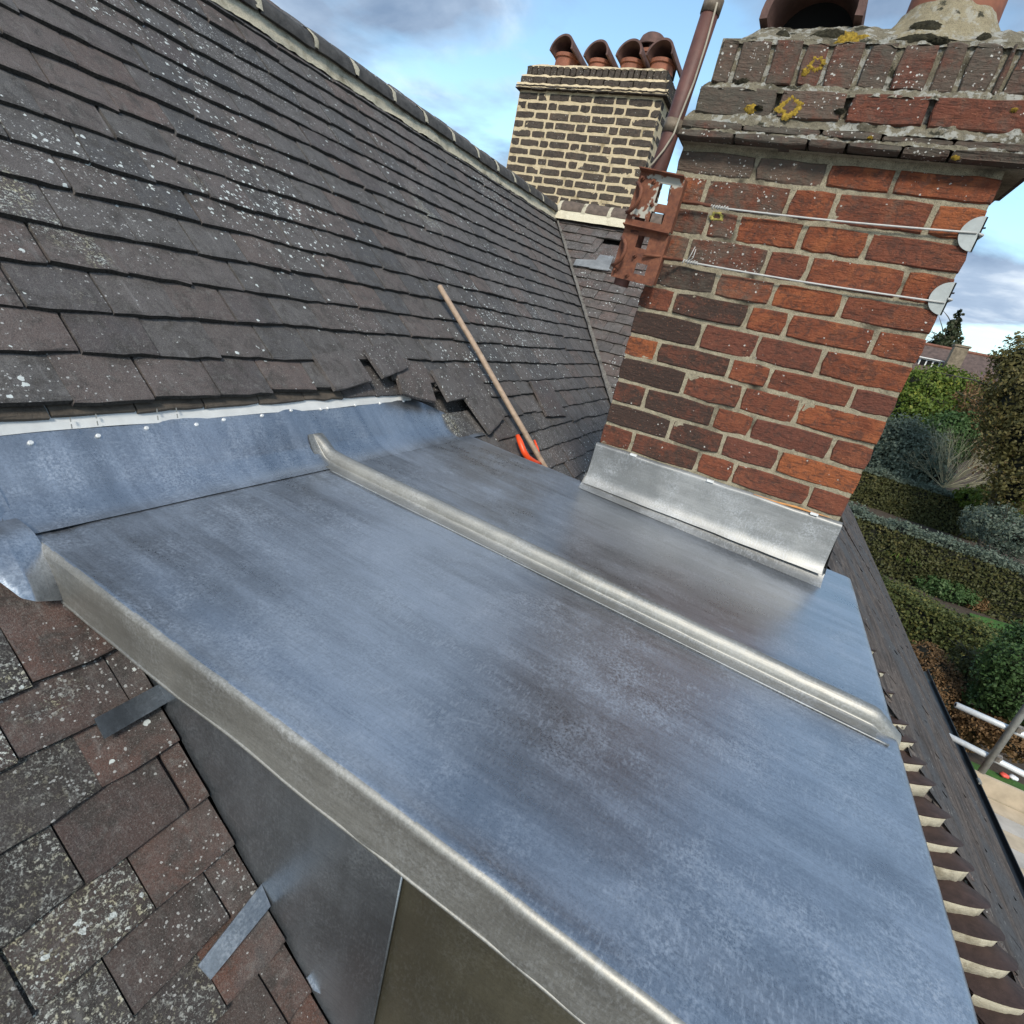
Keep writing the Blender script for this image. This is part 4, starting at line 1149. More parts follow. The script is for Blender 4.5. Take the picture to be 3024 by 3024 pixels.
# lichen cushions and moss on the crown
from mathutils.bvhtree import BVHTree
def bvh_of(objs):
    vs, fs = [], []
    for o in objs:
        off = parent_origin(o.parent); n0 = len(vs)
        vs += [o.matrix_local @ v.co + off for v in o.data.vertices]; fs += [tuple(i + n0 for i in p.vertices) for p in o.data.polygons]
    return BVHTree.FromPolygons(vs, fs)
def cushion(parent, C, n, sx, sz, mat, name, seed, hgt=0.012, hole=False):
    r = random.Random(seed); m = MB(); t1 = n.orthogonal().normalized()
    t1 = (EX - n * EX.dot(n)).normalized(); t2 = n.cross(t1).normalized()
    def f(u, v):
        a = u * 2 * math.pi; rr = v
        wob = 1 + 0.30 * noise.noise(Vector((math.cos(a) * 14 + seed, math.sin(a) * 14, 7))) + 0.42 * noise.noise(Vector((math.cos(a) * 1.9 + seed, math.sin(a) * 1.9, 0.3))) + 0.15 * noise.noise(Vector((math.cos(a) * 6 + seed, math.sin(a) * 6, 3)))
        h = hgt * (1 - rr ** 3) * (1 + 0.5 * noise.noise(Vector((rr * 6 * math.cos(a), rr * 6 * math.sin(a), seed))))
        if hole: h *= min(1, max(0.0, (rr - 0.45) * 4)); h -= 0.004 if rr < 0.4 else 0
        return C + t1 * (math.cos(a) * rr * sx * wob) + t2 * (math.sin(a) * rr * sz * wob) + n * (h - 0.0015)
    m.grid(f, 56, 8); return m.build(name, mat, parent, True)
crown_bvh = bvh_of([o for o in stack.children if o.type == 'MESH'])
def growth(px, py, sx, sz, mat, name, seed, hgt, hole=False):
    r = ray(px, py); loc, nr, idx, dist = crown_bvh.ray_cast(Vector((0, 0, 0)), r.normalized())
    if loc is None: return
    if nr.dot(r) > 0: nr = -nr
    nr = (nr + Vector((0, -0.5, 0.15))).normalized()
    cushion(stack, loc + nr * 0.001, nr, sx, sz, mat, name, seed, hgt, hole)
for i, (px, py, sx, sz, hl) in enumerate(((2333, 315, 0.028, 0.029, True), (2216, 320, 0.016, 0.012, False), (2412, 190, 0.019, 0.017, True), (2378, 212, 0.010, 0.010, False),
                                          (2500, 122, 0.026, 0.017, False), (2540, 112, 0.020, 0.009, False), (2570, 407, 0.006, 0.004, False), (2822, 465, 0.009, 0.005, False), (2995, 325, 0.007, 0.005, False),
                                          (2590, 62, 0.030, 0.016, False), (2625, 52, 0.030, 0.014, False))):
    growth(px, py, sx, sz, M['yellow'], 'yellow_lichen', 11 + i * 3, 0.005 if i < 9 else 0.008, hl)
growth(2117, 640, 0.020, 0.012, simple('pale_yellow_lichen', (0.50, 0.42, 0.11), 0.95, 0, 0.45, 130, 1.0, 0.003), 'yellow_lichen', 77, 0.004, True)
for i, (px, py, sx, sz) in enumerate(((2450, 103, 0.040, 0.013), (2310, 105, 0.018, 0.010), (2620, 72, 0.030, 0.010), (2735, 78, 0.030, 0.012), (2700, 118, 0.045, 0.008), (2770, 122, 0.025, 0.008), (2905, 115, 0.016, 0.010), (2190, 245, 0.02, 0.006), (2240, 320, 0.012, 0.006), (2480, 330, 0.014, 0.006), (2385, 425, 0.010, 0.008))):
    growth(px, py, sx, sz, M['moss'], 'moss', 31 + i, 0.010)
# flashing round the foot of the stack
fs_ = MB()
def flash(u, v):
    x = -0.492 + u * (0.297 + 0.492)
    zt, zb = -0.380 - 0.013 * (x + 0.1), -0.5365 - 0.0321 * x
    z = zt + (zb - zt) * v
    y = 1.764 - 0.020 * v ** 2 - 0.010 * max(0, (v - 0.75) / 0.25) ** 2 + 0.003 * noise.noise(Vector((x * 5, z * 5, 0))) + 0.0012 * noise.noise(Vector((x * 22, z * 22, 0)))
    if v < 0.04: y += 0.012 * (1 - v / 0.04)
    return Vector((x, y, z + 0.002 * noise.noise(Vector((x * 9, 0, v)))))
fs_.grid(flash, 110, 30)
def flash_r(u, v):
    y = 1.764 - 0.026 * v ** 2 + u * 0.50; zt, zb = -0.384, -0.546; x = 0.297 + 0.010 * v ** 2
    return Vector((x, y, zt + (zb - zt) * v))
fs_.grid(flash_r, 10, 10)
def flash_l(u, v):
    y = 1.764 - 0.026 * v ** 2 + u * 0.40; zt, zb = -0.376, -0.521; x = -0.492 - 0.006 * v ** 2
    return Vector((x, y, zt + (zb - zt) * v))
fs_.grid(flash_l, 10, 10)
fs_.build('apron_flashing', M['lead_flash'], stack, True)
ups = MB()
def upsf(u, v):
    x = -0.500 + u * 0.808; zb = dz_(x) + 0.003
    f = v; y = 1.775 - 0.040 * (1 - f) ** 2.2 - 0.018; z = zb + 0.050 * f
    return Vector((x, y + 0.002 * noise.noise(Vector((x * 7, 1, 0))), z))
ups.grid(upsf, 90, 10); ups.build('base_upstand', M['lead_flash'], stack, True)
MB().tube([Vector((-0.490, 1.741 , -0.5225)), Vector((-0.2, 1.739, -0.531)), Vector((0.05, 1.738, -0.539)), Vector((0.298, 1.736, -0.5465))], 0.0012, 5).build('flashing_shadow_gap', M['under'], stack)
for px, py in ((1872, 1343), (2098, 1420), (2404, 1517)):
    P = onY(px, py, 1.770)
    MB().obox(P, EX, EY, EZ, (-0.011, -0.010, -0.003), (0.011, 0.003, 0.004)).build('lead_wedge', M['nail'], stack)
sl = [onY(px, py, 1.769) for px, py in ((2225, 1459), (2290, 1482), (2350, 1497), (2395, 1512), (2450, 1528))]
MB().tube(sl, [0.001, 0.0028, 0.0034, 0.0024, 0.001], 6).build('timber_sliver', M['sliver'], stack)

# ------------------------------------------------------------------ aerial mast and its lashings
mast = thing('aerial_mast', 'rusty aerial pole bolted to pressed steel brackets on the chimney corner', 'mast', (-0.53, 1.72, 0.12))
PT, PB = Vector((-0.490, 1.735, 0.92)), Vector((-0.5445, 1.735, 0.124))
pd = (PT - PB).normalized()
MB().tube([PB, PB.lerp(PT, 0.5), PT], 0.0235, 18).build('pole', M['pole'], mast, True)
for f, rr in ((onY(2090, 22, 1.735).z, 0.026), (onY(1978, 375, 1.735).z, 0.0265)):
    t_ = (f - PB.z) / (PT.z - PB.z); c = PB.lerp(PT, t_)
    MB().tube([c - pd * 0.016, c + pd * 0.016], rr, 18).build('clamp_band', M['band'], mast, True)
cb = [onY(px, py, Y) for px, py, Y in ((2118, 8, 1.712), (2085, 130, 1.710), (2050, 240, 1.709), (2008, 345, 1.708), (1990, 395, 1.706), (1962, 440, 1.704), (1930, 480, 1.702), (1908, 504, 1.700))]
MB().tube(cb, 0.0028, 6).build('coax_cable', M['cable'], mast, True)
def plate(px4, Y, holes, name, thick=0.004):
    """pressed steel plate from its image corners (tl, tr, br, bl); holes in unit coordinates"""
    C = [onY(px, py, Y) for px, py in px4]
    us = sorted(set([0, 1] + [h[0] for h in holes] + [h[1] for h in holes])); vs_ = sorted(set([0, 1] + [h[2] for h in holes] + [h[3] for h in holes]))
    m = MB()
    def P(u, v, d): return (C[0].lerp(C[1], u)).lerp(C[3].lerp(C[2], u), v) + Vector((0, d, 0))
    def solid(i, j):
        if not (0 <= i < len(us) - 1 and 0 <= j < len(vs_) - 1): return False
        u = (us[i] + us[i + 1]) / 2; v = (vs_[j] + vs_[j + 1]) / 2
        return not any(h[0] < u < h[1] and h[2] < v < h[3] for h in holes)
    for i in range(len(us) - 1):
        for j in range(len(vs_) - 1):
            if not solid(i, j): continue
            a = [(us[i], vs_[j]), (us[i + 1], vs_[j]), (us[i + 1], vs_[j + 1]), (us[i], vs_[j + 1])]
            m.add([P(*p, 0) for p in a], [(0, 1, 2, 3)]); m.add([P(*p, thick) for p in a], [(3, 2, 1, 0)])
            for (p, q_, di, dj) in ((a[0], a[1], 0, -1), (a[1], a[2], 1, 0), (a[2], a[3], 0, 1), (a[3], a[0], -1, 0)):
                if not solid(i + di, j + dj): m.add([P(*p, 0), P(*p, thick), P(*q_, thick), P(*q_, 0)], [(0, 1, 2, 3)])
    o = m.build(name, M['rust'], mast); fixn(o)
    return o, P
pl1, P1 = plate(((1893, 505), (2022, 531), (1975, 690), (1843, 662)), 1.700, [(0.50, 0.78, 0.14, 0.50), (0.50, 0.80, 0.66, 0.86), (0.12, 0.42, 0.82, 0.875)], 'bracket_plate')
pl1.color = (0, 0, 1, 1); pl1['label'] = 'upper bracket plate with flaking galvanising'
pl2, P2 = plate(((1845, 668), (1974, 697), (1925, 845), (1803, 815)), 1.698, [(0.36, 0.62, 0.10, 0.34), (0.16, 0.34, 0.03, 0.09), (0.50, 0.76, 0.62, 0.84)], 'bracket_plate')
pl2.color = (0, 0, 0, 1)
for Pf, pl_ in ((P1, pl1), (P2, pl2)):
    # folded top lip and return flange towards the wall
    a, b = Pf(-0.01, 0, 0), Pf(1.0, 0, 0)
    m = MB(); o_ = Vector((0, -0.022, 0.003))
    m.add([a, b, b + o_, a + o_, a + EZ * 0.003, b + EZ * 0.003, b + o_ + EZ * 0.003, a + o_ + EZ * 0.003], [(0, 1, 2, 3), (4, 7, 6, 5), (0, 4, 5, 1), (2, 6, 7, 3), (1, 5, 6, 2), (0, 3, 7, 4)])
    fixn(m.build('lip', M['rust'], pl_))
    a, b = Pf(1.0, 0.0, 0), Pf(1.0, 0.97, 0)
    m = MB(); o1 = Vector((0.001, 0.026, 0)); m.add([a, b, b + o1, a + o1, a + EX * .003, b + EX * .003, b + o1 + EX * .003, a + o1 + EX * .003], [(0, 1, 2, 3), (4, 7, 6, 5), (0, 4, 5, 1), (2, 6, 7, 3), (1, 5, 6, 2), (0, 3, 7, 4)])
    fixn(m.build('flange', M['rust'], pl_))
def bolt(P, r=0.0065, L=0.018):
    MB().tube([P + EY * 0.004, P - EY * 0.006], r, 6).tube([P - EY * 0.005, P - EY * L], r * 0.5, 8).build('bolt', M['rust'], mast)
for P_ in (P1(0.10, 0.12, 0), P1(0.36, 0.14, 0), P1(0.47, 0.55, 0), P2(0.08, 0.86, 0), P2(0.38, 0.90, 0), P2(0.42, 0.50, 0)):
    bolt(P_, 0.0062, 0.016)
for Pf in (P1, P2):      # U-bolt strap bulging round the pole
    pts = [Pf(0.02, 0.22, -0.004), Pf(0.12, 0.27, -0.02), Pf(0.22, 0.36, -0.032), Pf(0.25, 0.50, -0.035), Pf(0.21, 0.64, -0.032), Pf(0.10, 0.74, -0.018), Pf(-0.02, 0.78, -0.004)]
    MB().tube(pts, 0.0055, 8).build('strap', M['rust'], mast, True)
def lashing(name, rod, wire, discpx, label, tail):
    A_ = [onY(px, py, Y) for px, py, Y in rod]; W_ = [onY(px, py, Y) for px, py, Y in wire]
    t = thing(name, label, 'wire', tuple(W_[0]))
    MB().tube(A_, 0.0042, 8).build('eye_bolt', M['rust'], t, True)
    n = 14; pts = []
    for i in range(n + 1):
        f = i / n; P = W_[0].lerp(W_[1], f); pts.append(P - EZ * 0.004 * math.sin(f * math.pi))
    MB().tube(pts, 0.0025, 8).build('strand', M['wire'], t, True)
    d = (W_[1] - W_[0]).normalized(); tw = []
    for i in range(46):
        a = i * 0.95; P = W_[0] + d * (i * 0.0011 - 0.012); tw.append(P + Vector((0, -math.cos(a), math.sin(a))) * 0.0048 * (1 + 0.2 * math.sin(i * 0.4)))
    MB().tube(tw, 0.0017, 5).build('twist', M['wire'], t, True)
    if tail:
        MB().tube([W_[0] + d * 0.004, W_[0] + Vector((0.010, -0.004, 0.016)), W_[0] + Vector((0.016, -0.003, 0.042))], 0.0012, 5).tube([W_[0] + d * 0.008, W_[0] + Vector((0.020, -0.006, 0.012)), W_[0] + Vector((0.020, -0.003, 0.036))], 0.0012, 5).build('loose_end', M['wire'], t, True)
    C = onY(discpx[0], discpx[1], 1.770); C = Vector((CX1 - 0.006, 1.7705, C.z))
    m = MB(); nn = 30; R_ = 0.039
    ring = []
    for k in range(nn + 1):
        a = math.pi / 2 + math.pi * k / nn; ring.append(C + Vector((math.cos(a) * R_ + 0.006, 0, math.sin(a) * R_)))
    vs = ring + [p - EY * 0.003 for p in ring]; N = nn + 1
    m.add(vs, [tuple(range(N)), tuple(reversed(range(N, 2 * N)))] + [(k, k + 1, N + k + 1, N + k) for k in range(nn)])
    x0, x1_ = CX1 + 0.001, CX1 + 0.004
    ring2 = [Vector((x1_, 1.7705 + abs(math.cos(math.pi / 2 + math.pi * k / nn)) * R_, C.z + math.sin(math.pi / 2 + math.pi * k / nn) * R_)) for k in range(nn + 1)]
    m.add(ring2 + [p - EX * 0.003 for p in ring2], [tuple(range(N)), tuple(reversed(range(N, 2 * N)))] + [(k, k + 1, N + k + 1, N + k) for k in range(nn)])
    fixn(m.build('corner_plate', M['disc'], t))
    MB().tube([Vector((CX1 + 0.0, 1.765, C.z)), Vector((CX1 + 0.010, 1.772, C.z)), Vector((CX1 + 0.010, 1.86, C.z))], 0.0030, 6).build('strand_return', M['wire'], t, True)
    for dz in (0.014,):
        MB().tube([Vector((CX1 + 0.001, 1.774, C.z + dz)), Vector((CX1 + 0.009, 1.772, C.z + dz + 0.002))], 0.0020, 6).build('fixing_nail', M['under'], t)
lashing('lashing_wire', ((1995, 594, 1.742), (2060, 599, 1.748), (2100, 608, 1.752)), ((2112, 612, 1.754), (2885, 688, 1.766)), (2870, 690), 'upper white lashing wire stretched across the red chimney to a pale corner plate', False)
lashing('lashing_wire', ((1900, 752, 1.685), (1950, 757, 1.70), (2015, 768, 1.752)), ((2024, 772, 1.754), (2790, 894, 1.766)), (2780, 880), 'lower white lashing wire stretched across the red chimney to a pale corner plate', True)

# ------------------------------------------------------------------ far chimney
YF = 5.32
FX0, FX1, FD = -3.145, -1.732, 0.70
far = thing('brick_chimney', 'smoke dark brick chimney with broad cream joints behind the ridge', 'chimney', (-2.45, 5.6, 0.3))
sd = 5000
FZT = 1.885
nC = 17; G = 0.0752
for ci in range(nC):
    z1 = FZT - ci * G - 0.009; z0 = z1 - G + 0.0205
    if ci == 0: z0 -= 0.0
    xs = [FX0]; x = FX0; k = ci % 2
    pat = [0.215, 0.115, 0.225, 0.225, 0.225, 0.125, 0.225] if ci == 0 else ([0.105, 0.215, 0.105, 0.225, 0.105, 0.225, 0.105, 0.225] if ci % 2 else [0.215, 0.150, 0.225, 0.225, 0.225, 0.160, 0.225])
    i = 0
    while True:
        x += pat[i % len(pat)] * random.uniform(0.95, 1.05); i += 1
        if x > FX1 - 0.07: break
        xs.append(x)
    xs.append(FX1)
    for i in range(len(xs) - 1):
        vs, fs = brick_geom(Vector((0, YF, 0)), EX, EZ, -EY, xs[i] + (0.0085 if i else 0.004), xs[i + 1] - (0.0085 if i < len(xs) - 2 else 0.0), z0 + random.uniform(-.003, .003), z1 + random.uniform(-.003, .003), 0.09, sd, 0.0035, 0.003); sd += 1
        rb = random.random()
        obj('brick', vs, fs, M['brick_dark'], far, color=(random.uniform(0.0, 0.5) if ci > 1 else 0.6, 0.9 if (rb < 0.08 and ci > 3) else random.uniform(0, 0.45), 0.05))
    y = YF + (0.10 if ci % 2 else 0.21)
    while y < YF + FD - 0.04:
        y2 = min(y + 0.215, YF + FD)
        vs, fs = brick_geom(Vector((FX1, 0, 0)), EY, EZ, EX, y + 0.011, y2, z0, z1, 0.09, sd, 0.003, 0.003); sd += 1
        obj('brick', vs, fs, M['brick_dark'], far, color=(0.6, 0.1, 0.05)); y = y2
fm = MB()
def fmf(O, ex, n, w, nu, nv):
    def f(u, v):
        P = O + ex * (u * w) + EZ * (0.2 + v * (FZT + 0.02 - 0.2))
        return P + n * (0.0022 * noise.noise(P * 30) + 0.0022 * noise.noise(P * 75) - 0.0032)
    fm.grid(f, nu, nv)
fmf(Vector((FX0, YF, 0)), EX, -EY, FX1 - FX0, 150, 180); fmf(Vector((FX1, YF, 0)), EY, EX, FD, 60, 120)
fmf(Vector((FX0, YF + FD, 0)), -EY, -EX, FD, 10, 20); fmf(Vector((FX1, YF + FD, 0)), -EX, EY, FX1 - FX0, 10, 20)
fm.build('mortar', M['mortar_cream'], far, True)
def band(z0, z1, proj_, n, mat, h_lo, name, cream=False, seed=0, horiz=True):
    x0, x1_ = FX0 - proj_, FX1 + proj_
    xs = [x0]
    while xs[-1] < x1_ - n * 0.6: xs.append(min(x1_, xs[-1] + n * random.uniform(0.9, 1.1)))
    xs[-1] = x1_
    for i in range(len(xs) - 1):
        vs, fs = brick_geom(Vector((0, YF - proj_, 0)), EX, EZ, -EY, xs[i] + 0.004, xs[i + 1] - 0.004, z0 + random.uniform(-.003, .003), z1 + random.uniform(-.003, .003), 0.14, seed + i, 0.003, 0.003)
        obj(name, vs, fs, mat, far, color=(0.55, 0.2, h_lo))
    ys = YF - proj_ + 0.14; i = 0
    while ys < YF + FD:
        vs, fs = brick_geom(Vector((x1_, 0, 0)), EY, EZ, EX, ys - 0.135 if i == 0 else ys + 0.004, ys + n - 0.004, z0, z1, 0.12, seed + 60 + i, 0.003, 0.003)
        obj(name, vs, fs, mat, far, color=(0.7, 0.2, 0.1)); ys += n; i += 1
band(1.893, 1.906, 0.040, 0.165, M['brick_dark'], 0.3, 'creasing_tile', seed=6000)
band(1.911, 1.924, 0.036, 0.165, M['brick_dark'], 0.3, 'creasing_tile', seed=6100)
band(1.948, 1.999, 0.010, 0.14, M['brick_dark'], 0.15, 'brick', seed=6200)
band(2.022, 2.094, -0.022, 0.062, M['brick_dark'], 0.15, 'brick', seed=6300)
def fband(z0, z1, p0, p1):
    m = MB()
    for O, ex, w, n in ((Vector((FX0 - p0, YF - p0, 0)), EX, FX1 - FX0 + 2 * p0, -EY), (Vector((FX1 + p0, YF - p0, 0)), EY, FD + 2 * p0, EX)):
        def f(u, v, O=O, ex=ex, w=w, n=n):
            P = O + ex * (u * w) + EZ * (z0 + (z1 - z0) * v) - n * ((p0 - p1) * v)
            d = 0.008 * noise.noise(P * 18) + 0.004 * noise.noise(P * 50)
            return P + n * (d * 0.6) + EZ * d * 0.7
        m.grid(f, 160, 8)
    m.build('mortar_fillet', M['mortar_cream'], far, True)
fband(1.925, 1.951, 0.034, 0.008); fband(1.998, 2.026, 0.010, -0.022); fband(1.905, 1.912, 0.033, 0.033)
MB().box((FX0 + 0.05, YF + 0.06, 1.85), (FX1 - 0.05, YF + FD, 2.080)).build('crown_core', M['mortar_cream'], far)
ff = MB()
def fff(u, v):
    x = FX0 + 0.022 + u * (FX1 - FX0 - 0.044); y = YF + 0.020 + v * (FD - 0.04)
    e = min(u / 0.10, (1 - u) / 0.10, v / 0.25, (1 - v) / 0.25, 1); P = Vector((x, y, 0))
    return Vector((x, y, 2.085 + 0.075 * (1 - (1 - max(0, e)) ** 1.5) + 0.008 * noise.noise(P * 10) + 0.005 * noise.noise(P * 30)))
ff.grid(fff, 100, 40); ff.build('flaunching', M['mortar_cream'], far, True)
for i, (xc, zt) in enumerate(((-2.845, 2.205), (-2.487, 2.166), (-2.175, 2.176), (-1.895, 2.185))):
    p = pot(far, Vector((xc, YF + 0.26, 2.14)), 0.108, zt + 0.035 - 2.14 + 0.02, M['terracotta'])
    h = hood(far, Vector((xc - 0.005, YF + 0.10, zt + 0.055)), Vector((0.16, 1, -0.20)).normalized(), 0.128, 0.36, M['pot_dark'], 0.018, 1.02)
    MB().box((xc - 0.09, YF + 0.30, 2.16), (xc + 0.09, YF + 0.40, zt + 0.12)).build('flue_shadow', M['soot_and_shade'], h)
# tall pot with louvred cap behind
bc = Vector((-2.155, YF + 0.58, 2.14))
tp = pot(far, bc, 0.105, 0.30, M['terracotta'])
for k in range(4):
    a = k * math.pi / 2 + 0.35
    MB().obox(bc + Vector((math.cos(a) * 0.09, math.sin(a) * 0.09, 0.28)), Vector((math.cos(a), math.sin(a), 0)), Vector((-math.sin(a), math.cos(a), 0)), EZ, (-0.012, -0.026, 0), (0.012, 0.026, 0.06)).build('cap_leg', M['pot_dark'], tp)
cp = MB()
def cpf(u, v):
    a = u * 2 * math.pi; prof = [(0.125, 0.33), (0.135, 0.335), (0.128, 0.37), (0.112, 0.41), (0.085, 0.432), (0.0, 0.438)]
    t = v * 5; i = min(int(t), 4); g = t - i; r = prof[i][0] * (1 - g) + prof[i + 1][0] * g; z = prof[i][1] * (1 - g) + prof[i + 1][1] * g
    return bc + Vector((math.cos(a) * r, math.sin(a) * r, z))
cp.grid(cpf, 24, 10); shade_auto(cp.build('pot_cap', M['pot_dark'], tp), 40)

# ------------------------------------------------------------------ tools left on the roof
T0, T1 = onM(1298, 846, MC + 0.055), onM(1606, 1374, MC + 0.055)
dT = (T1 - T0)
bp = MB().tube([T0 - dT.normalized() * 0.006, T0, T0 + dT * 0.33 + M_N * 0.003, T0 + dT * 0.66, T1, T1 + dT * 0.10], [0.005, 0.0118, 0.0122, 0.0126, 0.0126, 0.0126], 12)
tag(bp.build('wooden_pole', M['ash'], None, True), 'long plain wooden handle leaning down the tiles behind the dormer', 'pole')
og_ = [onM(px, py, MC + c) for px, py, c in ((1528, 1286, .05), (1536, 1305, .055), (1546, 1332, .055), (1558, 1352, .05), (1580, 1366, .045), (1600, 1372, .04))]
orange = thing('hand_saw', 'bright orange tool handle resting against the wooden pole', 'tool', tuple(og_[3]))
MB().tube(og_, [0.010, 0.0135, 0.0135, 0.014, 0.013, 0.010], 10).build('handle', M['orange'], orange, True)
og2 = [onM(px, py, MC + c) for px, py, c in ((1578, 1300, .012), (1586, 1322, .012), (1592, 1345, .012), (1600, 1372, .02))]
MB().tube(og2, [0.005, 0.007, 0.007, 0.006], 8).build('handle_loop', M['orange'], orange, True)
bl = [onM(px, py, MC + 0.02) for px, py in ((1545, 1348), (1562, 1360), (1640, 1440), (1600, 1440))]
obj('blade', bl + [p + M_N * 0.002 for p in bl], [(0, 1, 2, 3), (7, 6, 5, 4), (0, 4, 5, 1), (1, 5, 6, 2), (2, 6, 7, 3), (3, 7, 4, 0)], M['gutter'], orange)

# ------------------------------------------------------------------ scaffold
scaf = thing('scaffold', 'scaffold corner with pale guard rails and timber boards beside the gutter', 'scaffold', (3.3, 6.2, -3.9))
YS = 6.6
def ys_(px, py): return onY(px, py, YS)
r1a, r1b = ys_(2822, 2081), ys_(3024, 2171); r2a, r2b = ys_(2791, 2168), ys_(3024, 2286)
for a, b in ((r1a, r1b), (r2a, r2b)):
    d = (b - a); MB().tube([a, b, b + d * 1.2], 0.033, 14).build('guard_rail', M['galv'], scaf, True)
    MB().tube([a - d.normalized() * 0.001, a + d.normalized() * 0.004], 0.019, 12).build('tube_bore', M['soot_and_shade'], scaf)  # black plug paints the shade inside the open tube end
s0, s1 = onY(2868, 2322, YS - 0.05), onY(3024, 2099, YS - 0.05)
MB().tube([s0, s1, s1 + (s1 - s0) * 1.6], 0.033, 14).build('standard', M['galv_dull'], scaf, True)
for px, py in ((2944, 2235), (3006, 2150)):
    P = onY(px, py, YS - 0.03)
    c = MB().tube([P - EX * 0.035, P + EX * 0.035], 0.036, 10).tube([P - EZ * 0.03 + EY * -0.03, P + EZ * 0.03 + EY * -0.03], 0.03, 8)
    c.build('coupler', M['coupler'], scaf)
MB().tube([s0 - EZ * 0.03, s0 + EZ * 0.04], 0.045, 10).build('base_coupler', M['galv'], scaf)
ZD = -3.78
bx = s0.x - 0.10
for i in range(5):
    y1 = YS - 0.12 - i * 0.232
    MB().box((GX + 0.14, y1 - 0.225, ZD - 0.038), (GX + 2.2, y1, ZD)).build('deck_board', M['board_grey'] if i % 2 else M['board'], scaf)
tb = MB().box((GX + 0.14, YS - 0.10, ZD - 0.01), (GX + 2.2, YS - 0.062, ZD + 0.215)); tb.build('toe_board', M['board'], scaf)
MB().box((GX + 0.30, YS + 0.02, ZD - 0.02), (GX + 0.85, YS + 0.25, ZD + 0.02)).build('deck_board', M['board_grey'], scaf)
MB().tube([Vector((GX + 0.15, YS - 0.3, ZD - 0.065)), Vector((GX + 2.2, YS - 0.3, ZD - 0.065))], 0.0242, 10).build('transom', M['galv_dull'], scaf)

# ------------------------------------------------------------------ garden and far houses
def terrain(x, y):
    t = max(0, min(1, (y - 42) / 40)); return GROUND + 5.0 * t * t * (3 - 2 * t) + 0.08 * noise.noise(Vector((x * 0.2, y * 0.2, 0)))
gm = MB()
def gf(u, v):
    x = -250 + 500 * u; y = -60 + 560 * v ** 1.7
    return Vector((x, y, terrain(x, y)))
gm.grid(gf, 90, 90); tag(gm.build('ground', M['soil'], None, True), kind='structure')
def sheet(name, pts, z, mat):
    m = MB(); c = sum((Vector((*p, 0)) for p in pts), Vector((0, 0, 0))) / len(pts)
    vs = [Vector((c.x, c.y, z + 0.02))] + [Vector((p[0], p[1], z)) for p in pts]
    m.add(vs, [(0, i + 1, (i + 1) % len(pts) + 1) for i in range(len(pts))]); return tag(m.build(name, mat), kind='structure')
L1 = [onZ(*p, GROUND) for p in ((2860, 1815), (2960, 1843), (3040, 1868), (3060, 1900), (2960, 1905), (2870, 1890))]
sheet('lawn', [(p.x, p.y) for p in L1], GROUND + 0.10, M['grass'])
L2 = [onZ(*p, GROUND) for p in ((2780, 2235), (2860, 2255), (2960, 2300), (3060, 2345), (3100, 2480), (2900, 2600), (2760, 2400))]
sheet('lawn', [(p.x, p.y) for p in L2], GROUND + 0.10, M['grass'])

def leaf_object(name, C, Nrm, S, mat, parent=None, asp=0.6):
    """one small bent quad per leaf"""
    n = len(C); off = np.array(parent_origin(parent))
    C = np.asarray(C, float) - off; Nrm = np.asarray(Nrm, float)
    Nrm = Nrm / (np.linalg.norm(Nrm, axis=1, keepdims=True) + 1e-9)
    r = rng.normal(size=(n, 3)); T = np.cross(Nrm, r); T /= (np.linalg.norm(T, axis=1, keepdims=True) + 1e-9); B = np.cross(Nrm, T)
    S = np.asarray(S, float).reshape(-1, 1)
    V = np.empty((n, 4, 3))
    V[:, 0] = C - T * S; V[:, 1] = C + B * S * asp; V[:, 2] = C + T * S; V[:, 3] = C - B * S * asp
    me = bpy.data.meshes.new(name); me.vertices.add(4 * n); me.vertices.foreach_set('co', V.reshape(-1))
    me.loops.add(4 * n); me.loops.foreach_set('vertex_index', np.arange(4 * n, dtype=np.int32))
    me.polygons.add(n); me.polygons.foreach_set('loop_start', np.arange(0, 4 * n, 4, dtype=np.int32))
    try: me.polygons.foreach_set('loop_total', np.full(n, 4, dtype=np.int32))
    except Exception: pass
    me.materials.append(mat); me.update(); me.validate()
    o = bpy.data.objects.new(name, me); link(o, parent); return o
def blob_leaves(blobs, n, size, jit=0.22):
    """leaves gathered in clumps through the outer part of ellipsoids"""
    vol = np.array([b[1][0] * b[1][1] * b[1][2] for b in blobs]) ** 0.67; cnt = (n * vol / vol.sum()).astype(int)
    Cs, Ns = [], []
    for (c, r), k in zip(blobs, cnt):
        kc = max(6, k // 14)
        d = rng.normal(size=(kc, 3)); d /= np.linalg.norm(d, axis=1, keepdims=True)
        rad = 0.62 + 0.40 * rng.random((kc, 1)) ** 0.7
        cc = np.array(c) + d * rad * np.array(r)
        idx = rng.integers(0, kc, k)
        P = cc[idx] + rng.normal(size=(k, 3)) * (min(r) * jit * 0.55)
        N = d[idx] + rng.normal(size=(k, 3)) * 0.7
        Cs.append(P); Ns.append(N)
    C = np.concatenate(Cs); N = np.concatenate(Ns)
    return C, N, size * (0.6 + 0.8 * rng.random(len(C)))
